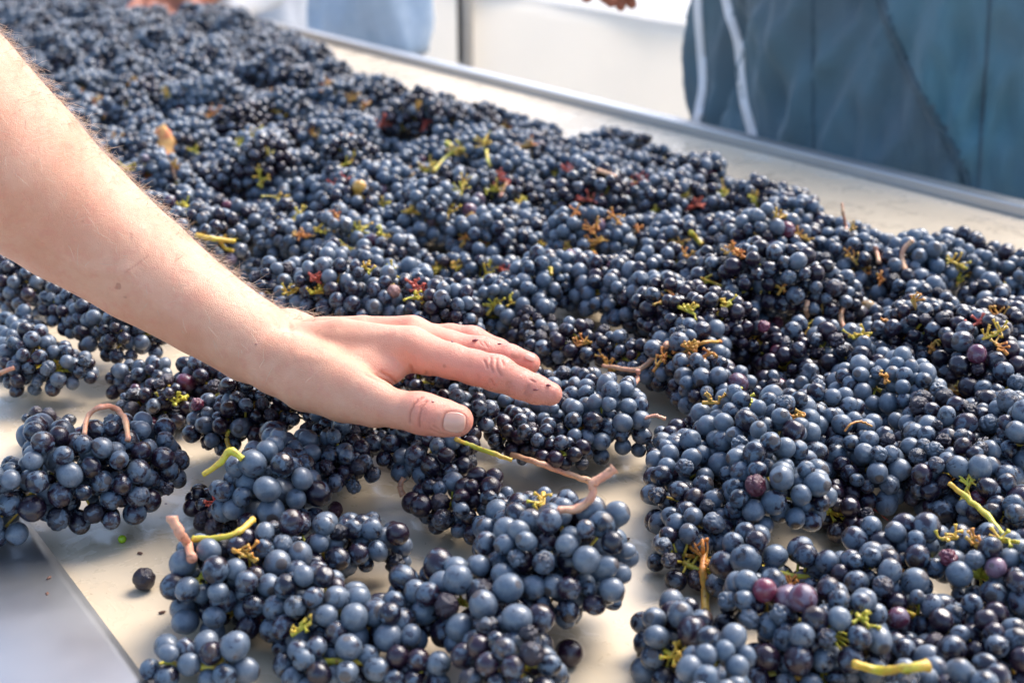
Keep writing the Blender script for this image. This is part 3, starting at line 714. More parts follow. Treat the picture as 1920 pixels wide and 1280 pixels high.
for b in berries:
    if b['hand'] or b['group'] == 'bunches at the far end of the heap': continue
    x, y, _ = proj(b['c']+np.array((0, 0, .015))); q = min(LM, key=lambda l: math.hypot(l[0]-x, (l[1]-y)*1.8)); dx, dy = x-q[0], (y-q[1])*1.8
    rel = ('right of' if dx > 0 else 'left of') if abs(dx) > abs(dy) else ('in front of' if dy > 0 else 'beyond')
    buck.setdefault((q[2], rel), []).append((math.hypot(dx, dy), b, y))
ORD = ['nearest', 'second', 'third', 'fourth', 'fifth', 'sixth', 'seventh', 'eighth', 'ninth', 'tenth', 'eleventh', 'twelfth', 'thirteenth', 'fourteenth', 'fifteenth', 'sixteenth', 'seventeenth', 'eighteenth', 'nineteenth', 'twentieth']+['twenty-'+q_ for q_ in 'first second third fourth fifth sixth seventh eighth ninth'.split()]+['thirtieth']+['thirty-'+q_ for q_ in 'first second third fourth fifth sixth seventh eighth ninth'.split()]+['fortieth']+['forty-'+q_ for q_ in 'first second third fourth fifth sixth seventh eighth ninth'.split()]+['further']*300
for (nm, rel), l in buck.items():
    l.sort(key=lambda t: t[0])
    for k, (_, b, y) in enumerate(l):
        look = 'dark bunch' if b['bloom'] < .5 else ('pale bloomy bunch' if b['bloom'] > .64 else 'blue-grey bunch')
        if y < 130: look = 'blurred '+look
        b['label'] = ORD[k]+' '+look+' '+rel+' '+nm if k == 0 or len(l) == 1 else ORD[k]+' nearest bunch '+rel+' '+nm+', '+look.replace(' bunch', '')
        if k == 0: b['label'] = look+' nearest '+rel+' '+nm
NB = len(berries); DBG = ('bunches', NB, 'hand', len(S), 'berries', sum(len(b['P']) for b in berries))

# ---- let all berries settle against one another
AP = np.concatenate([b['P'] for b in berries]); AR = np.concatenate([b['r'] for b in berries])
AB = np.concatenate([np.full(len(b['P']), i) for i, b in enumerate(berries)]); REST = AP.copy()
def pairs(P, cell):
    k = np.floor(P/cell).astype(np.int64)+2000; key = (k[:, 0]*4096+k[:, 1])*4096+k[:, 2]; o = np.argsort(key); ks = key[o]; I_ = []; J_ = []
    for dx in (-1, 0, 1):
        for dy in (-1, 0, 1):
            for dz in (-1, 0, 1):
                kk = key+(dx*4096+dy)*4096+dz; lo_ = np.searchsorted(ks, kk, 'left'); hi_ = np.searchsorted(ks, kk, 'right'); m = 0
                while True:
                    ok = np.flatnonzero(lo_+m < hi_)
                    if len(ok) == 0: break
                    j = o[lo_[ok]+m]; s_ = ok < j; I_.append(ok[s_]); J_.append(j[s_]); m += 1
    return np.concatenate(I_), np.concatenate(J_)
for it in range(24):
    if it % 4 == 0: I_, J_ = pairs(AP, .0165); same = AB[I_] == AB[J_]
    dv = AP[J_]-AP[I_]; ds = np.linalg.norm(dv, axis=1)+1e-9; want = np.where(same, .86, 1.06)*(AR[I_]+AR[J_]); ov = want-ds; m = ov > 0
    push = np.clip(dv[m]/ds[m][:, None]*(ov[m]*.42)[:, None], -.003, .003); D = np.zeros_like(AP)
    np.add.at(D, J_[m], push); np.add.at(D, I_[m], -push)
    AP = AP+np.clip(D, -.003, .003)+(REST-AP)*.07
    AP[:, 2] = np.maximum(AP[:, 2], AR*.97)
# clear the hand and the gutter
f = arm_sdf(AP); kill = f < AR*.55
AP[:, 2] -= np.where((f < AR*1.0) & ~kill, (AR-f)*.6, 0); AP[:, 2] = np.maximum(AP[:, 2], AR*.97)
kill |= AP[:, 1]*0 > 1
I_, J_ = pairs(AP, .0165); ds = np.linalg.norm(AP[J_]-AP[I_], axis=1); m = ds < 2.5*np.maximum(AR[I_], AR[J_]); I_, J_ = I_[m], J_[m]
nb = np.bincount(I_, minlength=len(AP))+np.bincount(J_, minlength=len(AP)); dz = AP[J_, 2]-AP[I_, 2]
nu_ = np.bincount(I_[dz > .003], minlength=len(AP))+np.bincount(J_[dz < -.003], minlength=len(AP))
kill |= (nb >= 9) & (nu_ >= 6)
SC['dbg'] = str(DBG)+' hidden '+str(int(((nb >= 9) & (nu_ >= 6)).sum())); 
GAP = [[(1150, 905), (1195, 850), (1218, 790), (1226, 850), (1216, 960), (1214, 1030), (1255, 1100), (1250, 1130), (1190, 1175), (1172, 1300), (1075, 1300), (1100, 1180), (1160, 1150), (1176, 1080), (1176, 960)],
 [(-30, 752), (48, 765), (55, 850), (0, 880), (-30, 880)], [(1010, 1165), (1180, 1130), (1180, 1300), (1060, 1300)], [(250, 1040), (320, 1010), (318, 1130), (345, 1195), (250, 1215), (200, 1150)]]
gx, gy, _ = proj(AP)
for g_ in GAP: kill |= np.array([inpoly(x, y, g_) for x, y in zip(gx, gy)])
CAMP = np.array((0, 0, H))
def first_hit(x, y):
    d = U(x, y, 1.0)-CAMP; d /= np.linalg.norm(d); v = AP-CAMP; t = v@d; q = np.linalg.norm(v-t[:, None]*d, axis=1)
    ok = np.flatnonzero((q < AR) & ~kill)
    if len(ok) == 0: return None, None
    i = ok[np.argmin(t[ok]-np.sqrt(AR[ok]**2-q[ok]**2))]
    return i, CAMP+d*(t[i]-math.sqrt(AR[i]**2-q[i]**2))
# ---- stalks seen between the berries : px, py, kind, size(mm), extra removal radius mm
STARS = [(830, 1000, 'g', 10), (1012, 940, 'g', 11), (640, 455, 'g', 12), (858, 280, 'y', 16), (1320, 1045, 'o', 14), (1418, 745, 'g', 12), (1425, 652, 'g', 11), (1565, 968, 'g', 10),
 (1800, 912, 'g', 11), (1812, 1008, 'o', 10), (1335, 530, 'g', 13), (1115, 465, 'o', 12), (1158, 402, 'o', 13), (120, 690, 'g', 10), (205, 722, 'g', 9), (150, 790, 'g', 12), (300, 735, 'g', 11), (330, 745, 'g', 9),
 (375, 1085, 'g', 11), (470, 1050, 'o', 10), (400, 880, 'g', 12), (570, 1160, 'g', 7), (400, 935, 'r', 9), (1275, 455, 'o', 12), (840, 400, 'g', 13), (885, 395, 'o', 12), (1500, 770, 'o', 8), (1790, 720, 'o', 12), (1420, 375, 'y', 9),
 (1265, 1230, 'g', 12), (1600, 1170, 'g', 7), (1300, 470, 'o', 9), (960, 570, 'g', 8), (1080, 395, 'o', 8), (1460, 540, 'o', 8), (1510, 625, 'g', 9), (1660, 690, 'o', 7), (650, 310, 'y', 12), (720, 225, 'r', 13), (480, 75, 'y', 15), (580, 108, 'r', 16), (610, 155, 'o', 15), (690, 150, 'o', 14),
 (205, 75, 'y', 15), (375, 85, 'y', 10), (480, 118, 'y', 10), (410, 108, 'y', 9), (130, 95, 'y', 12), (60, 60, 'y', 11), (145, 15, 'y', 12), (200, 128, 'y', 12), (95, 125, 'y', 10), (530, 215, 'y', 9), (420, 190, 'o', 8), (360, 285, 'y', 9), (330, 320, 'o', 9), (510, 170, 'o', 8), (780, 190, 'o', 8), (940, 235, 'o', 10), (1040, 325, 'g', 10), (230, 250, 'o', 9),
 (550, 545, 'g', 12), (590, 558, 'g', 9), (1195, 425, 'o', 7), (1225, 385, 'y', 6), (945, 680, 'g', 6), (1090, 640, 'o', 8), (1700, 1060, 'o', 7), (1760, 1000, 'g', 7), (1500, 1090, 'o', 6), (1900, 1010, 'g', 8), (1350, 740, 'o', 7), (870, 455, 'o', 7), (1010, 455, 'g', 7), (1600, 430, 'o', 7), (1740, 640, 'o', 6), (1670, 590, 'o', 6)]
MK = dict(g=M_GREEN, y=M_GREEN, o=M_ORANGE, r=M_REDS); stalks = []
def stalk_mb(bi, kind):
    m = MB(); stalks.append((bi, kind, m)); return m
rs = np.random.default_rng(31); extra = 0
while extra < 95:
    x, y = rs.uniform(60, 1880), rs.uniform(60, 700)
    if not inpoly(x, y, POLY) or min(math.hypot(x-q_[0], y-q_[1]) for q_ in STARS) < 34 or y > 420 and rs.random() < .5: continue
    if min(math.hypot(x-a_, y-b_) for a_, b_ in ((675, 360), (302, 265))) < 45: continue
    STARS.append((x, y, ['g', 'y', 'o', 'o', 'r'][rs.integers(5)], rs.uniform(7, 12)*(1.25 if y < 420 else 1))); extra += 1
for (x, y, kd, sz) in STARS:
    i, h = first_hit(x, y)
    if i is None: continue
    bi = AB[i]; s_ = sz*.001; rd_ = np.linalg.norm(AP-(AP[i]+h)/2, axis=1); kill |= (rd_ < s_*.70); kill[i] = True
    ctr = AP[i]-np.array((0, 0, .001)); view = (CAMP-ctr); view /= np.linalg.norm(view); mb = stalk_mb(bi, kd)
    r = np.random.default_rng(int(x*7+y)); nbr = 9 if sz > 8 else 6
    up = (view+np.array((0, 0, 1.0))); up /= np.linalg.norm(up); side = np.cross(up, (1, .2, 0)); side /= np.linalg.norm(side); s2 = np.cross(up, side)
    mainax = side*math.cos(r.uniform(0, 6))+s2*math.sin(r.uniform(0, 6)); mainax /= np.linalg.norm(mainax)
    A_ = ctr-mainax*s_*.9; B_ = ctr+mainax*s_*.5+up*.001
    mb.tube(spline([A_-up*.003, ctr, B_], 4), np.linspace(.0013, .0009, 9), 7, .08)
    for k in range(nbr):
        base = A_+(B_-A_)*r.uniform(.15, 1); a = r.uniform(0, 6.28); dr = side*math.cos(a)+s2*math.sin(a)+up*r.uniform(.1, 1.2); dr /= np.linalg.norm(dr)
        Lp = s_*r.uniform(.45, .85); mid = base+dr*Lp*.5+r.normal(0, .0006, 3); en = base+dr*Lp
        P_ = spline([base, mid, en], 3); mb.tube(P_, [.0007, .0006, .0006, .00055, .0006, .0008, .0012], 6, .1)
# ---- leading stems : polyline px, radii mm, material, which side of the local surface
STEMS = [
 ([(322, 968), (338, 1000), (352, 1022), (360, 1046)], [3.0, 2.6, 2.2, 2.6], M_PINK, 4, (560, 1060), 'woody pink-brown stem with cut end'),
 ([(362, 1009), (410, 1008), (448, 996), (474, 974)], [2.0, 1.5, 1.7, 1.9], M_GREEN, 4, (520, 895), 'curved yellow green stem'),
 ([(158, 815), (165, 780), (190, 762), (220, 768), (235, 790), (240, 825)], [1.5, 1.6, 1.7, 1.8, 1.8, 1.7], M_PINK, 5, (168, 893), 'arched red stem'),
 ([(-20, 715), (0, 700), (12, 694), (26, 690)], [2.2, 1.8, 1.6, 1.5], M_PINK, 2, (92, 690), None),
 ([(380, 890), (412, 868), (432, 845), (455, 860)], [1.5, 1.8, 2.4, 1.8], M_GREEN, 3, (425, 800), None),
 ([(432, 845), (425, 820), (430, 806)], [2.0, 1.4, 1.2], M_GREEN, 3, (425, 800), None),
 ([(756, 928), (750, 912), (757, 895)], [2.0, 1.8, 1.6], M_PINK, 2, (790, 860), None),
 ([(855, 823), (885, 835), (925, 850), (960, 862)], [1.4, 1.5, 1.6, 1.2], M_GREEN, 5, (1010, 835), None),
 ([(960, 852), (1010, 868), (1060, 885), (1113, 904)], [1.8, 1.9, 2.0, 2.5], M_PINK, 8, (1040, 1050), 'long pink forked stem'),
 ([(1152, 878), (1132, 893), (1113, 906), (1110, 930), (1085, 952), (1045, 955)], [2.7, 2.1, 2.6, 2.1, 2.2, 2.0], M_PINK, 8, (1040, 1050), 'long pink forked stem'),
 ([(1130, 685), (1160, 690), (1196, 693), (1225, 672), (1252, 645)], [1.3, 1.7, 2.0, 2.1, 2.6], M_PINK, 8, (1140, 665), 'forked orange pink stem'),
 ([(1196, 693), (1195, 712), (1185, 732), (1200, 740)], [1.7, 1.4, 1.6, 1.0], M_PINK, 7, (1140, 665), None),
 ([(1262, 660), (1290, 658), (1320, 642), (1352, 640)], [1.5, 1.5, 1.3, 1.1], M_ORANGE, 8, (1310, 705), 'orange twig'),
 ([(1210, 783), (1228, 779), (1248, 785)], [1.1, 1.2, 1.4], M_PINK, 4, (1262, 850), None),
 ([(1322, 1150), (1322, 1110), (1318, 1070), (1320, 1040)], [2.6, 2.2, 2.0, 1.8], M_ORANGE, 8, (1300, 1060), 'orange star-shaped stalk'),
 ([(1285, 1038), (1318, 1048), (1348, 1046)], [1.1, 1.5, 1.1], M_ORANGE, 8, (1300, 1060), None),
 ([(1316, 1010), (1318, 1030), (1320, 1048)], [1.0, 1.3, 1.6], M_ORANGE, 8, (1300, 1060), None),
 ([(1578, 380), (1581, 400), (1586, 425), (1588, 450)], [1.0, 1.4, 1.3, 1.4], M_PINK, 0, (1560, 480), 'upright brown stem'),
 ([(1712, 450), (1694, 468), (1692, 490), (1700, 512)], [2.1, 2.0, 2.4, 2.8], M_PINK, 4, (1715, 560), 'bent pink stem'),
 ([(1640, 462), (1644, 475), (1648, 492)], [2.3, 2.0, 1.9], M_PINK, 2, (1560, 480), None),
 ([(1514, 565), (1511, 580), (1514, 592)], [2.1, 1.8, 1.8], M_PINK, 4, (1590, 590), None),
 ([(1580, 578), (1576, 596), (1584, 618)], [2.0, 1.9, 2.0], M_PINK, 4, (1600, 690), None),
 ([(368, 441), (400, 448), (440, 452)], [2.4, 2.2, 1.8], M_GREEN, 5, (500, 425), 'yellow green stem'),
 ([(412, 450), (422, 466), (438, 470)], [2.0, 1.6, 1.4], M_GREEN, 5, (500, 425), None),
 ([(812, 322), (832, 300), (855, 282), (872, 280)], [2.4, 2.0, 2.6, 2.0], M_GREEN, 5, (965, 305), 'bright yellow forked stem'),
 ([(855, 282), (838, 268)], [2.2, 3.0], M_GREEN, 5, (965, 305), None),
 ([(912, 282), (914, 298), (920, 312)], [2.0, 1.6, 1.6], M_GREEN, 4, (965, 305), None),
 ([(950, 342), (944, 355), (938, 368)], [1.7, 1.5, 1.7], M_PINK, 4, (980, 435), None),
 ([(1122, 320), (1140, 326), (1155, 332)], [2.6, 2.1, 1.9], M_PINK, 5, (1125, 305), None),
 ([(1115, 480), (1110, 465), (1120, 452), (1130, 445)], [2.6, 2.4, 1.6, 1.2], M_ORANGE, 5, (1190, 445), None),
 ([(1295, 436), (1305, 447), (1315, 458)], [2.4, 2.2, 2.4], M_GREEN, 5, (1370, 455), None),
 ([(1032, 502), (1034, 515)], [1.8, 1.4], M_GREEN, 4, (980, 545), None),
 ([(1780, 905), (1815, 935), (1850, 965), (1885, 1010), (1905, 1025)], [1.3, 1.7, 1.8, 2.1, 2.5], M_GREEN, 7, (1860, 960), 'green stalk with red tips'),
 ([(1600, 1243), (1650, 1256), (1700, 1252), (1740, 1246)], [2.0, 2.2, 2.0, 3.0], M_GREEN, 9, (1440, 1265), 'thick yellow stem'),
 ([(1584, 808), (1595, 795), (1615, 790), (1635, 800)], [.7, .7, .8, .6], M_ORANGE, 6, (1590, 850), 'thin curled orange tendril'),
 ([(1612, 935), (1640, 955), (1665, 975)], [.5, .5, .4], M_REDS, 2, (1585, 965), None),
 ([(690, 233), (712, 237), (722, 215)], [2.6, 2.4, 2.0], M_REDS, 5, None, None),
 ([(560, 125), (578, 112), (600, 100)], [3.0, 2.6, 2.4], M_REDS, 6, None, None),
 ([(470, 65), (485, 75), (496, 88)], [3.6, 3.2, 2.6], M_ORANGE, 6, None, None),
 ([(195, 92), (202, 75), (218, 90)], [3.0, 3.2, 2.4], M_GREEN, 6, None, None),
 ([(175, 128), (200, 122), (222, 135)], [1.8, 2.0, 1.6], M_GREEN, 5, None, None),
 ([(320, 308), (325, 322), (330, 336)], [2.0, 2.0, 1.4], M_PINK, 4, (385, 395), None),
]
class _HI(dict):
    def __missing__(s, k): return s[min(s, key=lambda q: math.hypot(q[0]-k[0], q[1]-k[1]))]
hand_ix = _HI({(s_[0], s_[1]): i for i, s_ in enumerate(S)})
stemobjs = []
for pts_, rad, mat, lift, own, lab in STEMS:
    ds = []
    for (x, y) in pts_:
        i, h = first_hit(x, y)
        if h is not None: ds.append((proj(h)[2], i))
    if ds:
        bi = hand_ix[own] if own else int(AB[ds[0][1]]); dm = np.median([q[0] for q in ds])
    else: bi = hand_ix[own]; dm = proj(berries[bi]['c'])[2]
    P_ = []
    for k, (x, y) in enumerate(pts_):
        i, h = first_hit(x, y); d = dm
        if h is not None: d = min(max(proj(h)[2], dm-.012), dm+.012)
        p = U(x, y, d-lift*.0006); p[2] = max(p[2], rad[k]*.001)
        P_.append(p)
    sp = spline(P_, 6); sp = [p+random.gauss(0, 1)*np.array((.00013, .0001, .00013)) for p in sp]; rr_ = np.interp(np.linspace(0, len(rad)-1, len(sp)), range(len(rad)), rad)*.001*.92; rr_ = rr_*np.array([1+.13*math.exp(-((j_/6-round(j_/6))*6/1.1)**2)-.07+random.uniform(-.06, .06) for j_ in range(len(sp))])
    mb = MB(); mb.tube(sp, rr_, 12, .10); stemobjs.append((bi, mb, mat, lab, sp, rr_))
    A = np.array(sp)
    for q, r_ in zip(A[::2], rr_[::2]): kill |= np.linalg.norm(AP-q, axis=1) < r_+AR*.62

# ---------------------------------------------------------------- build the bunches
rv = np.random.default_rng(99)
def rot_to(d, spin):
    return (Vector(d).to_track_quat('Z', 'Y') @ Euler((0, 0, spin)).to_quaternion()).to_euler()
stuffV = []; stuffF = []; nobj = 0; INDIV = 300
order = sorted(range(NB), key=lambda i: proj(berries[i]['c'])[2])
rank = {b: k for k, b in enumerate(order)}
roots = {}
REDB = {(1480, 1165): .05, (1745, 1060): .02, (1700, 1150): .02, (640, 445): .3, (290, 765): .15, (95, 808): .15, (1820, 655): .12, (1440, 675): .05}
hkeys = [(s_[0], s_[1]) for s_ in S]
def far_mesh(idx, origin, name):
    V = []; Fc = []; k = 0; m = len(I2)
    for i in idx:
        R_ = np.array(Euler(rv.uniform(0, 6, 3)).to_matrix())
        V.append((I2@R_.T)*AR[i]*rv.uniform(.93, 1.07, 3)+AP[i]-origin); Fc += [(a+k, b+k, c+k) for a, b, c in F2_]; k += m
    return mesh(name, np.concatenate(V), Fc, M_FAR)
for bi, b in enumerate(berries):
    idx = np.flatnonzero((AB == bi) & ~kill)
    if len(idx) < 3: continue
    base = np.array((b['c'][0], b['c'][1], 0)); d = proj(b['c'])[2]; rk = rank[bi]
    if rk >= INDIV:
        stuffV.append(idx); continue
    bloom = b['bloom']
    if d > 2.15:                                     # small and blurred in the picture : one mesh is the whole bunch
        o = link('grape_bunch', far_mesh(idx, base, 'grape_bunch'), None, tuple(base)); o.color = (bloom, 0, 0, 1)
        tag(o, b['label'], 'grape bunch', b['group']); roots[bi] = o; continue
    root = link('grape_bunch', None, None, tuple(base)); tag(root, b['label'], 'grape bunch', b['group'] or 'grape bunches on the sorting belt'); roots[bi] = root
    rp = REDB.get(hkeys[bi], .006) if b['hand'] else (.004 if rv.random() > .08 else .06)
    cen = AP[idx].mean(0); axn = b['ax']/max(np.linalg.norm(b['ax']), 1e-6)
    for i in idx:
        out = AP[i]-cen; out = out-axn*np.dot(out, axn)*.6; out = out/np.linalg.norm(out)+rv.normal(0, .35, 3)
        wrk = rv.random() < b['wr']+.035; sh = AR[i]
        o = bpy.data.objects.new('grape', WRINK[rv.integers(8)] if wrk else (ROUND if d < 1.35 else MIDM)[rv.integers(10)])
        o.parent = root; o.location = tuple(AP[i]-base); o.rotation_euler = rot_to(out, rv.uniform(0, 6.28))
        o.scale = (sh*rv.uniform(.93, 1.05), sh*rv.uniform(.93, 1.05), sh*rv.uniform(.94, 1.10))
        bb = bloom+rv.normal(0, .08); red = 0.0
        if wrk: bb -= .12
        if rv.random() < rp: red = rv.uniform(.3, .8)
        o.color = (float(np.clip(bb, 0, 1)), red, 0, 1); COL.objects.link(o); nobj += 1
    # central stalk, hidden for the most part
    mb = MB(); a0 = b['c']-b['ax']*.5; a1 = b['c']+b['ax']*.5
    mb.tube(spline([a0, (a0+a1)/2+rv.normal(0, .002, 3), a1], 4), np.linspace(.002, .001, 9), 6, .1)
    sub = idx[rv.permutation(len(idx))[:26]]
    for i in sub:
        t = np.clip(np.dot(AP[i]-a0, a1-a0)/max(np.dot(a1-a0, a1-a0), 1e-9), 0, 1); q = a0+(a1-a0)*t
        mb.tube([q, (q+AP[i])/2+rv.normal(0, .001, 3), AP[i]], [.0009, .0007, .0008], 5)
    mb.build('stalk', M_GREEN, root, loc=base)
if stuffV:
    idx = np.concatenate(stuffV); o = link('distant_grape_bunches', far_mesh(idx, np.zeros(3), 'distant_grape_bunches')); o.color = (.58, 0, 0, 1)
    tag(o, 'blurred mass of dark grape bunches at the far end of the belt', 'grape bunches', None, 'stuff')
for bi, mb, mat, lab, sp, rr_ in stemobjs:
    if bi in roots:
        o = mb.build('stem', mat, roots[bi], loc=roots[bi].location)
        if lab: o['label'] = lab
        # pale cut end
for bi, kd, mb in stalks:
    if bi in roots: mb.build('stalk_cluster', MK[kd], roots[bi], loc=roots[bi].location)
print('objects', nobj, 'of', NB)

# ---------------------------------------------------------------- loose grapes and bits
def loose(x, y, r, wr, col, label, cat='grape', z=None, name='loose_grape'):
    p = G(x, y, r); 
    if z is not None: p = G(x, y, z)
    m = WRINK[wr] if wr is not None else ROUND[0]
    o = link(name, m, None, tuple(p)); o.scale = (r, r, r); o.rotation_euler = (rv.uniform(-.6, .6), rv.uniform(-.6, .6), rv.uniform(0, 6)); o.color = (*col, 1); tag(o, label, cat); return o
loose(270, 1085, .0062, 2, (.12, .03, 0), 'single wrinkled black grape alone on the bare belt at lower left')
loose(1067, 1223, .0067, None, (.10, .05, 0), 'single shiny black grape on the belt near the bottom centre')
loose(548, 503, .0062, 4, (.35, 0, 0), 'single dusty grape on the small patch of belt behind the wrist')
loose(44, 573, .0062, 6, (.35, .8, 0), 'single reddish grape on the belt at left below the forearm')
loose(1092, 722, .0060, 6, (.25, 0, 0), 'single dark grape on the belt just past the fingertips')
loose(628, 956, .0052, 3, (.10, .3, 0), 'small crushed grape on the belt in the shade under the palm')
g_ = simple('tiny_green_berry_skin', (.25, .40, .01), .25)
m_ = mesh('tiny_green_berry', I3, F3_, g_); o = link('tiny_green_berry', m_, None, tuple(G(229, 1010, .0022))); o.scale = (.0023,)*3; tag(o, 'tiny bright green unripe berry on the belt below the large left bunch', 'berry')
def onheap(x, y, r, wr, col, label, name='loose_grape'):
    i, h = first_hit(x, y)
    if h is None: return
    d = (h-CAMP)/np.linalg.norm(h-CAMP); o = link(name, WRINK[wr] if wr is not None else ROUND[1], None, tuple(h-d*r*.55)); o.scale = (r, r, r); o.color = (*col, 1); tag(o, label, 'grape')
onheap(674, 350, .0062, None, (.6, 0, .9), 'upper amber coloured grape of the pair lying in the middle of the heap')
onheap(677, 368, .0068, None, (.6, 0, .95), 'lower amber coloured grape of the pair lying in the middle of the heap')
onheap(1627, 576, .0055, None, (.5, 0, .5), 'single small greenish brown grape between blue ones at right')
onheap(738, 546, .0052, 6, (.9, 1, .2), 'single pink shrivelled grape just behind the back of the hand')
onheap(1432, 612, .0052, 1, (.3, 1, 0), 'left of two crimson raisin-like grapes at right of centre')
onheap(1458, 605, .0052, 3, (.3, 1, 0), 'right of two crimson raisin-like grapes at right of centre')
onheap(370, 758, .005, 1, (.2, .9, 0), 'purple shrivelled grape in the second row left of the wrist')
# yellow-red leaf lying in the heap
i, h = first_hit(302, 268)
if h is not None:
    N = NT('autumn_leaf'); co = N.n('TexCoord').outputs['Object']; M_LEAF = N.P(Base_Color=N.mix(N.ramp(N.noise(co, 70, 3), .35, .65), rgb(.75, .40, .12), rgb(.55, .12, .05)), Roughness=.6)
    c = h+(CAMP-h)/np.linalg.norm(CAMP-h)*.015; V = []; Fc = []
    for a in range(9):
        for b in range(9):
            s_, t_ = a/8*2-1, b/8
            wd_ = .021*math.sin(math.pi*min(t_*.85+.15, 1))**.7*(1+.12*math.sin(t_*19+s_*3))
            V.append((s_*wd_*.72, .006*s_*s_+.004*math.sin(t_*5), (t_*.05-.022)*.8))
    for a in range(8):
        for b in range(8): Fc.append((a*9+b, (a+1)*9+b, (a+1)*9+b+1, a*9+b+1))
    o = link('leaf', mesh('leaf', V, Fc, M_LEAF), None, tuple(c)); o.rotation_euler = (-.75, .15, .1); o.modifiers.new('s', 'SOLIDIFY').thickness = .0006
    tag(o, 'orange yellow dry leaf sticking out of the heap above the forearm', 'leaf')
# crumbs on the belt and skin scraps on the hand
def crumb(p, s_, label, cat, name, mat):
    V = WRINKV*np.array((1.6, .8, .5)); o = link(name, mesh(name, V, F1_, mat), None, tuple(p)); o.scale = (s_,)*3; o.rotation_euler = (0, 0, rv.uniform(0, 6)); tag(o, label, cat); return o
I1, F1_ = ico(1); WRINKV = I1*(1+rv.uniform(-.3, .3, (len(I1), 1)))
M_CRUMB = simple('dry_crumb', (.12, .05, .03), .6)
for k, (x, y) in enumerate([(92, 1082), (88, 1112), (303, 1147), (262, 1036), (1020, 182), (1385, 374), (1430, 397), (1450, 381), (345, 1095), (1175, 1010), (1160, 985), (700, 962)]):
    crumb(G(x, y, .0008+(.005 if k < 2 else 0)), .0011 if y > 500 else .0016, 'tiny brown crumb '+['on the near steel strip edge, upper of two', 'on the near steel strip edge, lower of two', 'on the bare belt below the single wrinkled grape', 'beside the single wrinkled grape at lower left', 'far back on bare belt by the far rail', 'left of three behind the tower-like bunch', 'rightmost of three on far belt', 'middle of three on the far belt', 'just left of the woody cut stem', 'lower of two in the central belt gap', 'upper of two in the central belt gap', 'in the shade under the palm'][k], 'crumb', 'crumb', M_CRUMB)
for (x, y, s_, lab) in [(891, 638, .0012, 'dark red scrap of grape skin on the middle finger'), (848, 641, .0008, 'small black speck of grape skin between two knuckles'), (1027, 722, .0011, 'brown scrap stuck on the index fingertip'), (925, 622, .0007, 'tiny red scrap on the furthest visible finger'), (812, 753, .0005, 'tiny dark speck on the thumb above its joint'), (1004, 730, .0009, 'dark sliver of grape skin on the index finger end joint'), (936, 645, .0007, 'small red scrap on the middle finger joint'), (481, 645, .0005, 'tiny dark speck on the wrist')]:
    h_ = cast(x, y, bvh_arm)
    if h_[0] is not None: crumb(np.array(h_[0])+np.array(h_[1])*.0002, s_, lab, 'skin scrap', 'grape_skin_scrap', M_SKINBIT)

# ---------------------------------------------------------------- people behind the table
def tube_body(rings, n=64, fold=None):
    """rings: (center xyz, rx, ry) ; returns V,F of one continuous closed surface"""
    V = []; Fc = []
    for k, (c, rx, ry) in enumerate(rings):
        for j in range(n):
            a = 2*math.pi*j/n; d = fold(k, a) if fold else 0
            V.append((c[0]+math.cos(a)*(rx+d), c[1]+math.sin(a)*(ry+d), c[2]))
    for k in range(len(rings)-1):
        for j in range(n): Fc.append((k*n+j, k*n+(j+1) % n, (k+1)*n+(j+1) % n, (k+1)*n+j))
    Fc.append(tuple(reversed(range(n)))); Fc.append(tuple((len(rings)-1)*n+j for j in range(n)))
    return V, Fc
# dark teal worker : apron-like smock and trousers ; stands behind the far rail at right
def uv_at(px_, w_):       # u where the vertical plane w shows at pixel column px_, at table height
    return min(np.linspace(-2, 8, 4001), key=lambda u: abs(proj(UW(u, w_, 0.0))[0]-px_))
cW = 1.53; cu = (uv_at(1322, cW)+uv_at(2120, cW))/2; c0 = UW(cu, cW, -.9)
half = abs(uv_at(1283, cW)-uv_at(2080, cW))/2
root = link('person', None, None, tuple(c0)); root.rotation_euler = (0, 0, math.atan2(DU[1], DU[0]))
tag(root, 'worker in dark teal workwear with two pale stripes standing behind the far rail at right', 'person')
phs = rv.uniform(0, 6.28, 8)
def folds(k, a):
    z = k/90; n1 = mn.noise(Vector((a*2.1+z*2.4, z*3.5-a*.6, 1.7))); n2 = mn.noise(Vector((a*5.5-z*5, z*6+a*1.2, 5.7)))
    return .034*n1-.045*abs(n2)+.010*math.sin(9*a-z*11+phs[1])-.022*abs(mn.noise(Vector((a*11+z*9, z*14, 3.1))))
rings = []
for k in range(90):
    z = .35+(1.45-.35)*k/89; wx = half*(1-.20*max(0, (z-.95))/.5+.0*z); wx = half*(1.0-.10*abs(z-.95)/.5); rings.append(((0, .0, z), wx, .16+.015*math.sin(z*3)))
SV, SF = tube_body(rings, 320, folds)
SM = Matrix.Translation(root.location) @ Matrix.Rotation(math.atan2(DU[1], DU[0]), 4, 'Z')
spx, spy, spd = proj(np.array([tuple(SM @ Vector(v)) for v in SV])); cdist = proj(np.array(root.location)+np.array((0, 0, .9)))[2]
edge = spx-np.interp(spy, [-900, -40, 60, 170, 290, 400, 900], [1300, 1640, 1670, 1720, 1790, 1830, 2050])
SV = [tuple(np.array(v)*np.array((1+.03*t, 1+.09*t, 1))) for v, t in zip(SV, np.clip(edge/9, 0, 1)*(spd < cdist))]
fl_ = (edge > 4) & (spd < cdist); me_ = mesh('smock', SV, SF, M_TEAL); me_.materials.append(M_FLAP)
for p_ in me_.polygons:
    if fl_[p_.vertices[0]]: p_.material_index = 1
link('smock', me_, root)
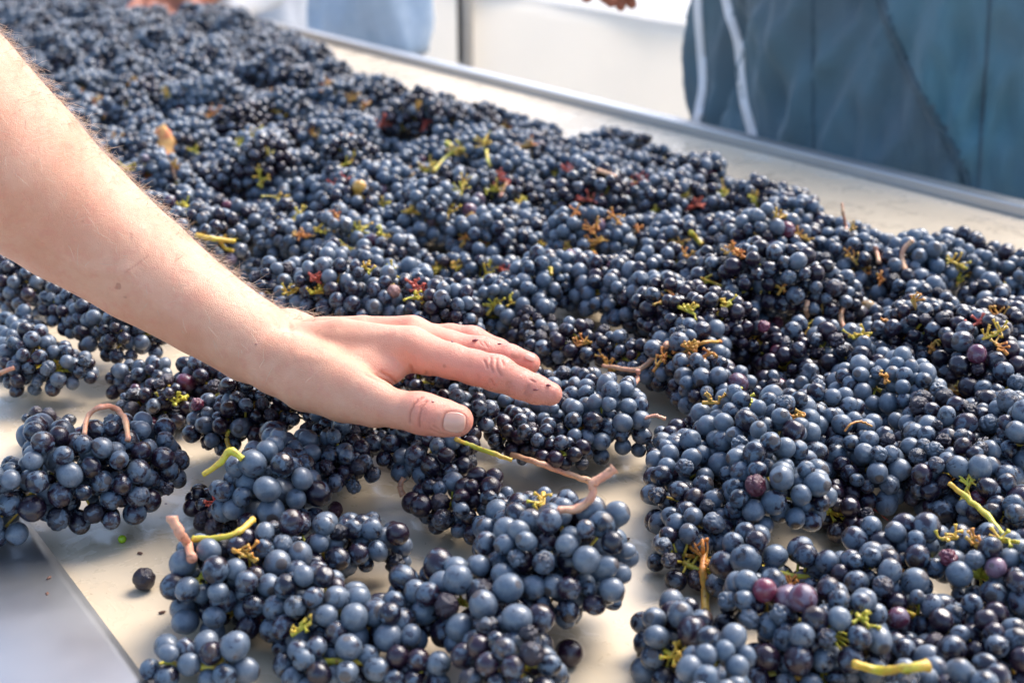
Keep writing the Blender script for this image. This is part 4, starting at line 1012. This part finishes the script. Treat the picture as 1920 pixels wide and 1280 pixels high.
# trouser legs, shoes
for s_ in (-1, 1):
    V, Fc = tube_body([((s_*half*.45, 0, .07+.32*k/8), .09+.008*k, .09+.008*k) for k in range(9)], 32); link('trouser_leg', mesh('trouser_leg', V, Fc, M_TEAL), root)
    V, Fc = tube_body([((s_*half*.45, .05, .0+.07*k/4), .055*(1-.05*k*k/4), .14*(1-.03*k*k)) for k in range(5)], 24); link('shoe', mesh('shoe', V, Fc, M_HEM), root)
# stripes, seams follow the smock surface: traced by ray casting on it from their own side
MWx = SM
V, Fc = SV, SF; WV = [MWx @ Vector(v) for v in V]; bvh_s = BVHTree.FromPolygons(WV, Fc); INV = MWx.inverted()
def ribbon(name, pxs, wpx, mat, off=.0012):
    A = []; 
    P_ = spline([(x, y, 0) for x, y in pxs], 8)
    for k, q in enumerate(P_):
        t = P_[min(k+1, len(P_)-1)]-P_[max(k-1, 0)]; nn = np.array((-t[1], t[0])); nn /= np.linalg.norm(nn)
        row = []
        for s_ in (-1, -.33, .33, 1):
            h_ = cast(q[0]+nn[0]*wpx*.5*s_, q[1]+nn[1]*wpx*.5*s_, bvh_s)
            if h_[0] is None: row = None; break
            row.append(INV @ (h_[0]+h_[1]*off))
        if row: A.append(row)
    if len(A) < 2: return
    V = [tuple(p) for r_ in A for p in r_]; Fc = [(i*4+j, i*4+j+1, (i+1)*4+j+1, (i+1)*4+j) for i in range(len(A)-1) for j in range(3)]
    o = link(name, mesh(name, V, Fc, mat), root); s_ = o.modifiers.new('solid', 'SOLIDIFY'); s_.thickness = .0012
ribbon('pale_stripe', [(1308, -60), (1309, 20), (1314, 90), (1318, 160), (1312, 200), (1304, 245), (1302, 330)], 15, M_PIPE)
ribbon('pale_stripe', [(1352, -60), (1366, 20), (1384, 80), (1390, 150), (1396, 195), (1410, 250), (1414, 330)], 17, M_PIPE)
M_SEAM = cloth_mat('dark_teal_seam', (.045, .08, .10), (.055, .10, .125))
ribbon('seam', [(1640, -40), (1670, 60), (1720, 170), (1790, 290), (1830, 400)], 17, M_SEAM)
ribbon('seam', [(1860, -40), (1848, 120), (1840, 260), (1830, 420)], 7, M_SEAM)
ribbon('seam', [(1524, -40), (1524, 160), (1526, 340)], 3, M_SEAM)
# small dark hand of that worker hanging into view at the top
def small_hand(name, wrist, fingers, mat, own, lab=None, k=.006):
    B = Body(); B.chain(wrist, .012)
    for f_ in fingers: B.chain(f_, k)
    P = np.array([p for q in B.pr for p in (q[0], q[1])]); r_ = np.array([r for q in B.pr for r in (q[2], q[3])])
    Vh, Qh = surface_nets(B.ev, (P-r_[:, None]).min(0)-.008, (P+r_[:, None]).max(0)+.008, .0022)
    g_ = B.ev(Vh+vnormals(Vh, Qh)*.001)-B.ev(Vh)
    if g_.mean() < 0: Qh = Qh[:, ::-1]
    loc = np.array(own.matrix_world.translation) if False else None
    M = Matrix.Translation(own.location) @ own.rotation_euler.to_matrix().to_4x4(); Mi = M.inverted(); Vl = np.array([tuple(Mi @ Vector(v)) for v in Vh])
    o = link(name, np_mesh(name, Vl, Qh, mat), own); return o
D1 = 1.75
small_hand('hand', [(1330, -330, D1+.05, 40), (1200, -110, D1, 27), (1160, -60, D1, 28), (1140, -38, D1, 26)],
  [[(1115, -40, D1-.01, 11), (1108, -18, D1-.02, 9), (1100, -6, D1-.03, 7.5)], [(1130, -30, D1-.01, 11), (1136, -8, D1-.02, 9), (1146, 4, D1-.02, 7)],
   [(1145, -28, D1, 11), (1156, -6, D1, 9), (1164, 12, D1, 6.5)], [(1160, -30, D1+.02, 10), (1174, -8, D1+.02, 8), (1185, 8, D1+.02, 6.5)], [(1185, -40, D1, 12), (1196, -22, D1-.01, 10), (1204, -12, D1-.02, 8)]], M_SKIN2, root)
# worker in light blue denim further left
cW2 = 1.72; ua, ub = uv_at(600, cW2), uv_at(770, cW2); c1 = UW((ua+ub)/2, cW2, -.9); half2 = abs(ua-ub)/2
r2_ = link('person', None, None, tuple(c1)); r2_.rotation_euler = (0, 0, math.atan2(DU[1], DU[0]))
tag(r2_, 'blurred worker in light blue denim behind the far rail, left of the tent pole', 'person')
zh = U(780, 84, proj(c1+np.array((0, 0, .8)))[2])[2]+.9
def folds2(k, a): return .008*math.sin(7*a+k*.3)+.010*math.sin(4*a-k*.5+1)-.02*abs(mn.noise(Vector((a*3+k*.12, k*.22, 2.2))))
V, Fc = tube_body([((0, 0, zh+.65*k/24), half2*(1+.02*math.sin(k*.4)), .13) for k in range(25)], 90, folds2); link('jacket', mesh('jacket', V, Fc, M_JEAN), r2_)
V, Fc = tube_body([((0, 0, zh-.012+.014*k), half2*.93, .118) for k in range(2)], 60); link('jacket_hem', mesh('jacket_hem', V, Fc, M_HEM), r2_)
for s_ in (-1, 1):
    V, Fc = tube_body([((s_*half2*.42, 0, .06+(zh-.075)*k/10), half2*(.30+.012*k), half2*(.30+.01*k)) for k in range(11)], 32); link('trouser_leg', mesh('trouser_leg', V, Fc, M_TENT), r2_)
    V, Fc = tube_body([((s_*half2*.46, .04, .07*k/4), .05, .13*(1-.03*k*k)) for k in range(5)], 24); link('shoe', mesh('shoe', V, Fc, M_HEM), r2_)
# far worker : brown hand and white sleeve reaching in at the top left
D2 = 2.72
r3 = link('person', None, None, tuple(U(430, -160, D2+.3)*np.array((1, 1, 0))+np.array((0, 0, -.9))))
tag(r3, 'far worker with brown hand and white sleeve picking grapes at the top edge', 'person')
small_hand('hand', [(430, -48, D2+.12, 34), (380, -18, D2+.06, 30), (335, 0, D2, 38), (290, -2, D2-.01, 33)],
  [[(275, 0, D2-.02, 15), (252, 14, D2-.05, 12), (238, 30, D2-.07, 10)], [(290, 7, D2-.02, 16), (283, 20, D2-.05, 13), (276, 34, D2-.07, 11)], [(310, 10, D2-.02, 16), (308, 26, D2-.04, 13), (304, 40, D2-.06, 11)],
   [(335, 12, D2, 16), (332, 26, D2-.02, 13), (328, 38, D2-.04, 11)], [(355, 6, D2, 15), (362, 18, D2-.02, 12), (366, 30, D2-.04, 10)]], M_SKIN2, r3, k=.010)
mb = MB(); mb.tube(spline([U(395, 0, D2+.10), U(440, -10, D2+.16), U(520, -60, D2+.28), U(600, -200, D2+.40)], 6), np.linspace(.045, .07, 19), 24, .05); mb.build('sleeve', M_WHITE, r3, loc=r3.location)
V, Fc = tube_body([((-.02, .22, .65+.8*k/20), .15, .10) for k in range(21)], 48, folds2); link('apron', mesh('apron', V, Fc, M_WHITE), r3)
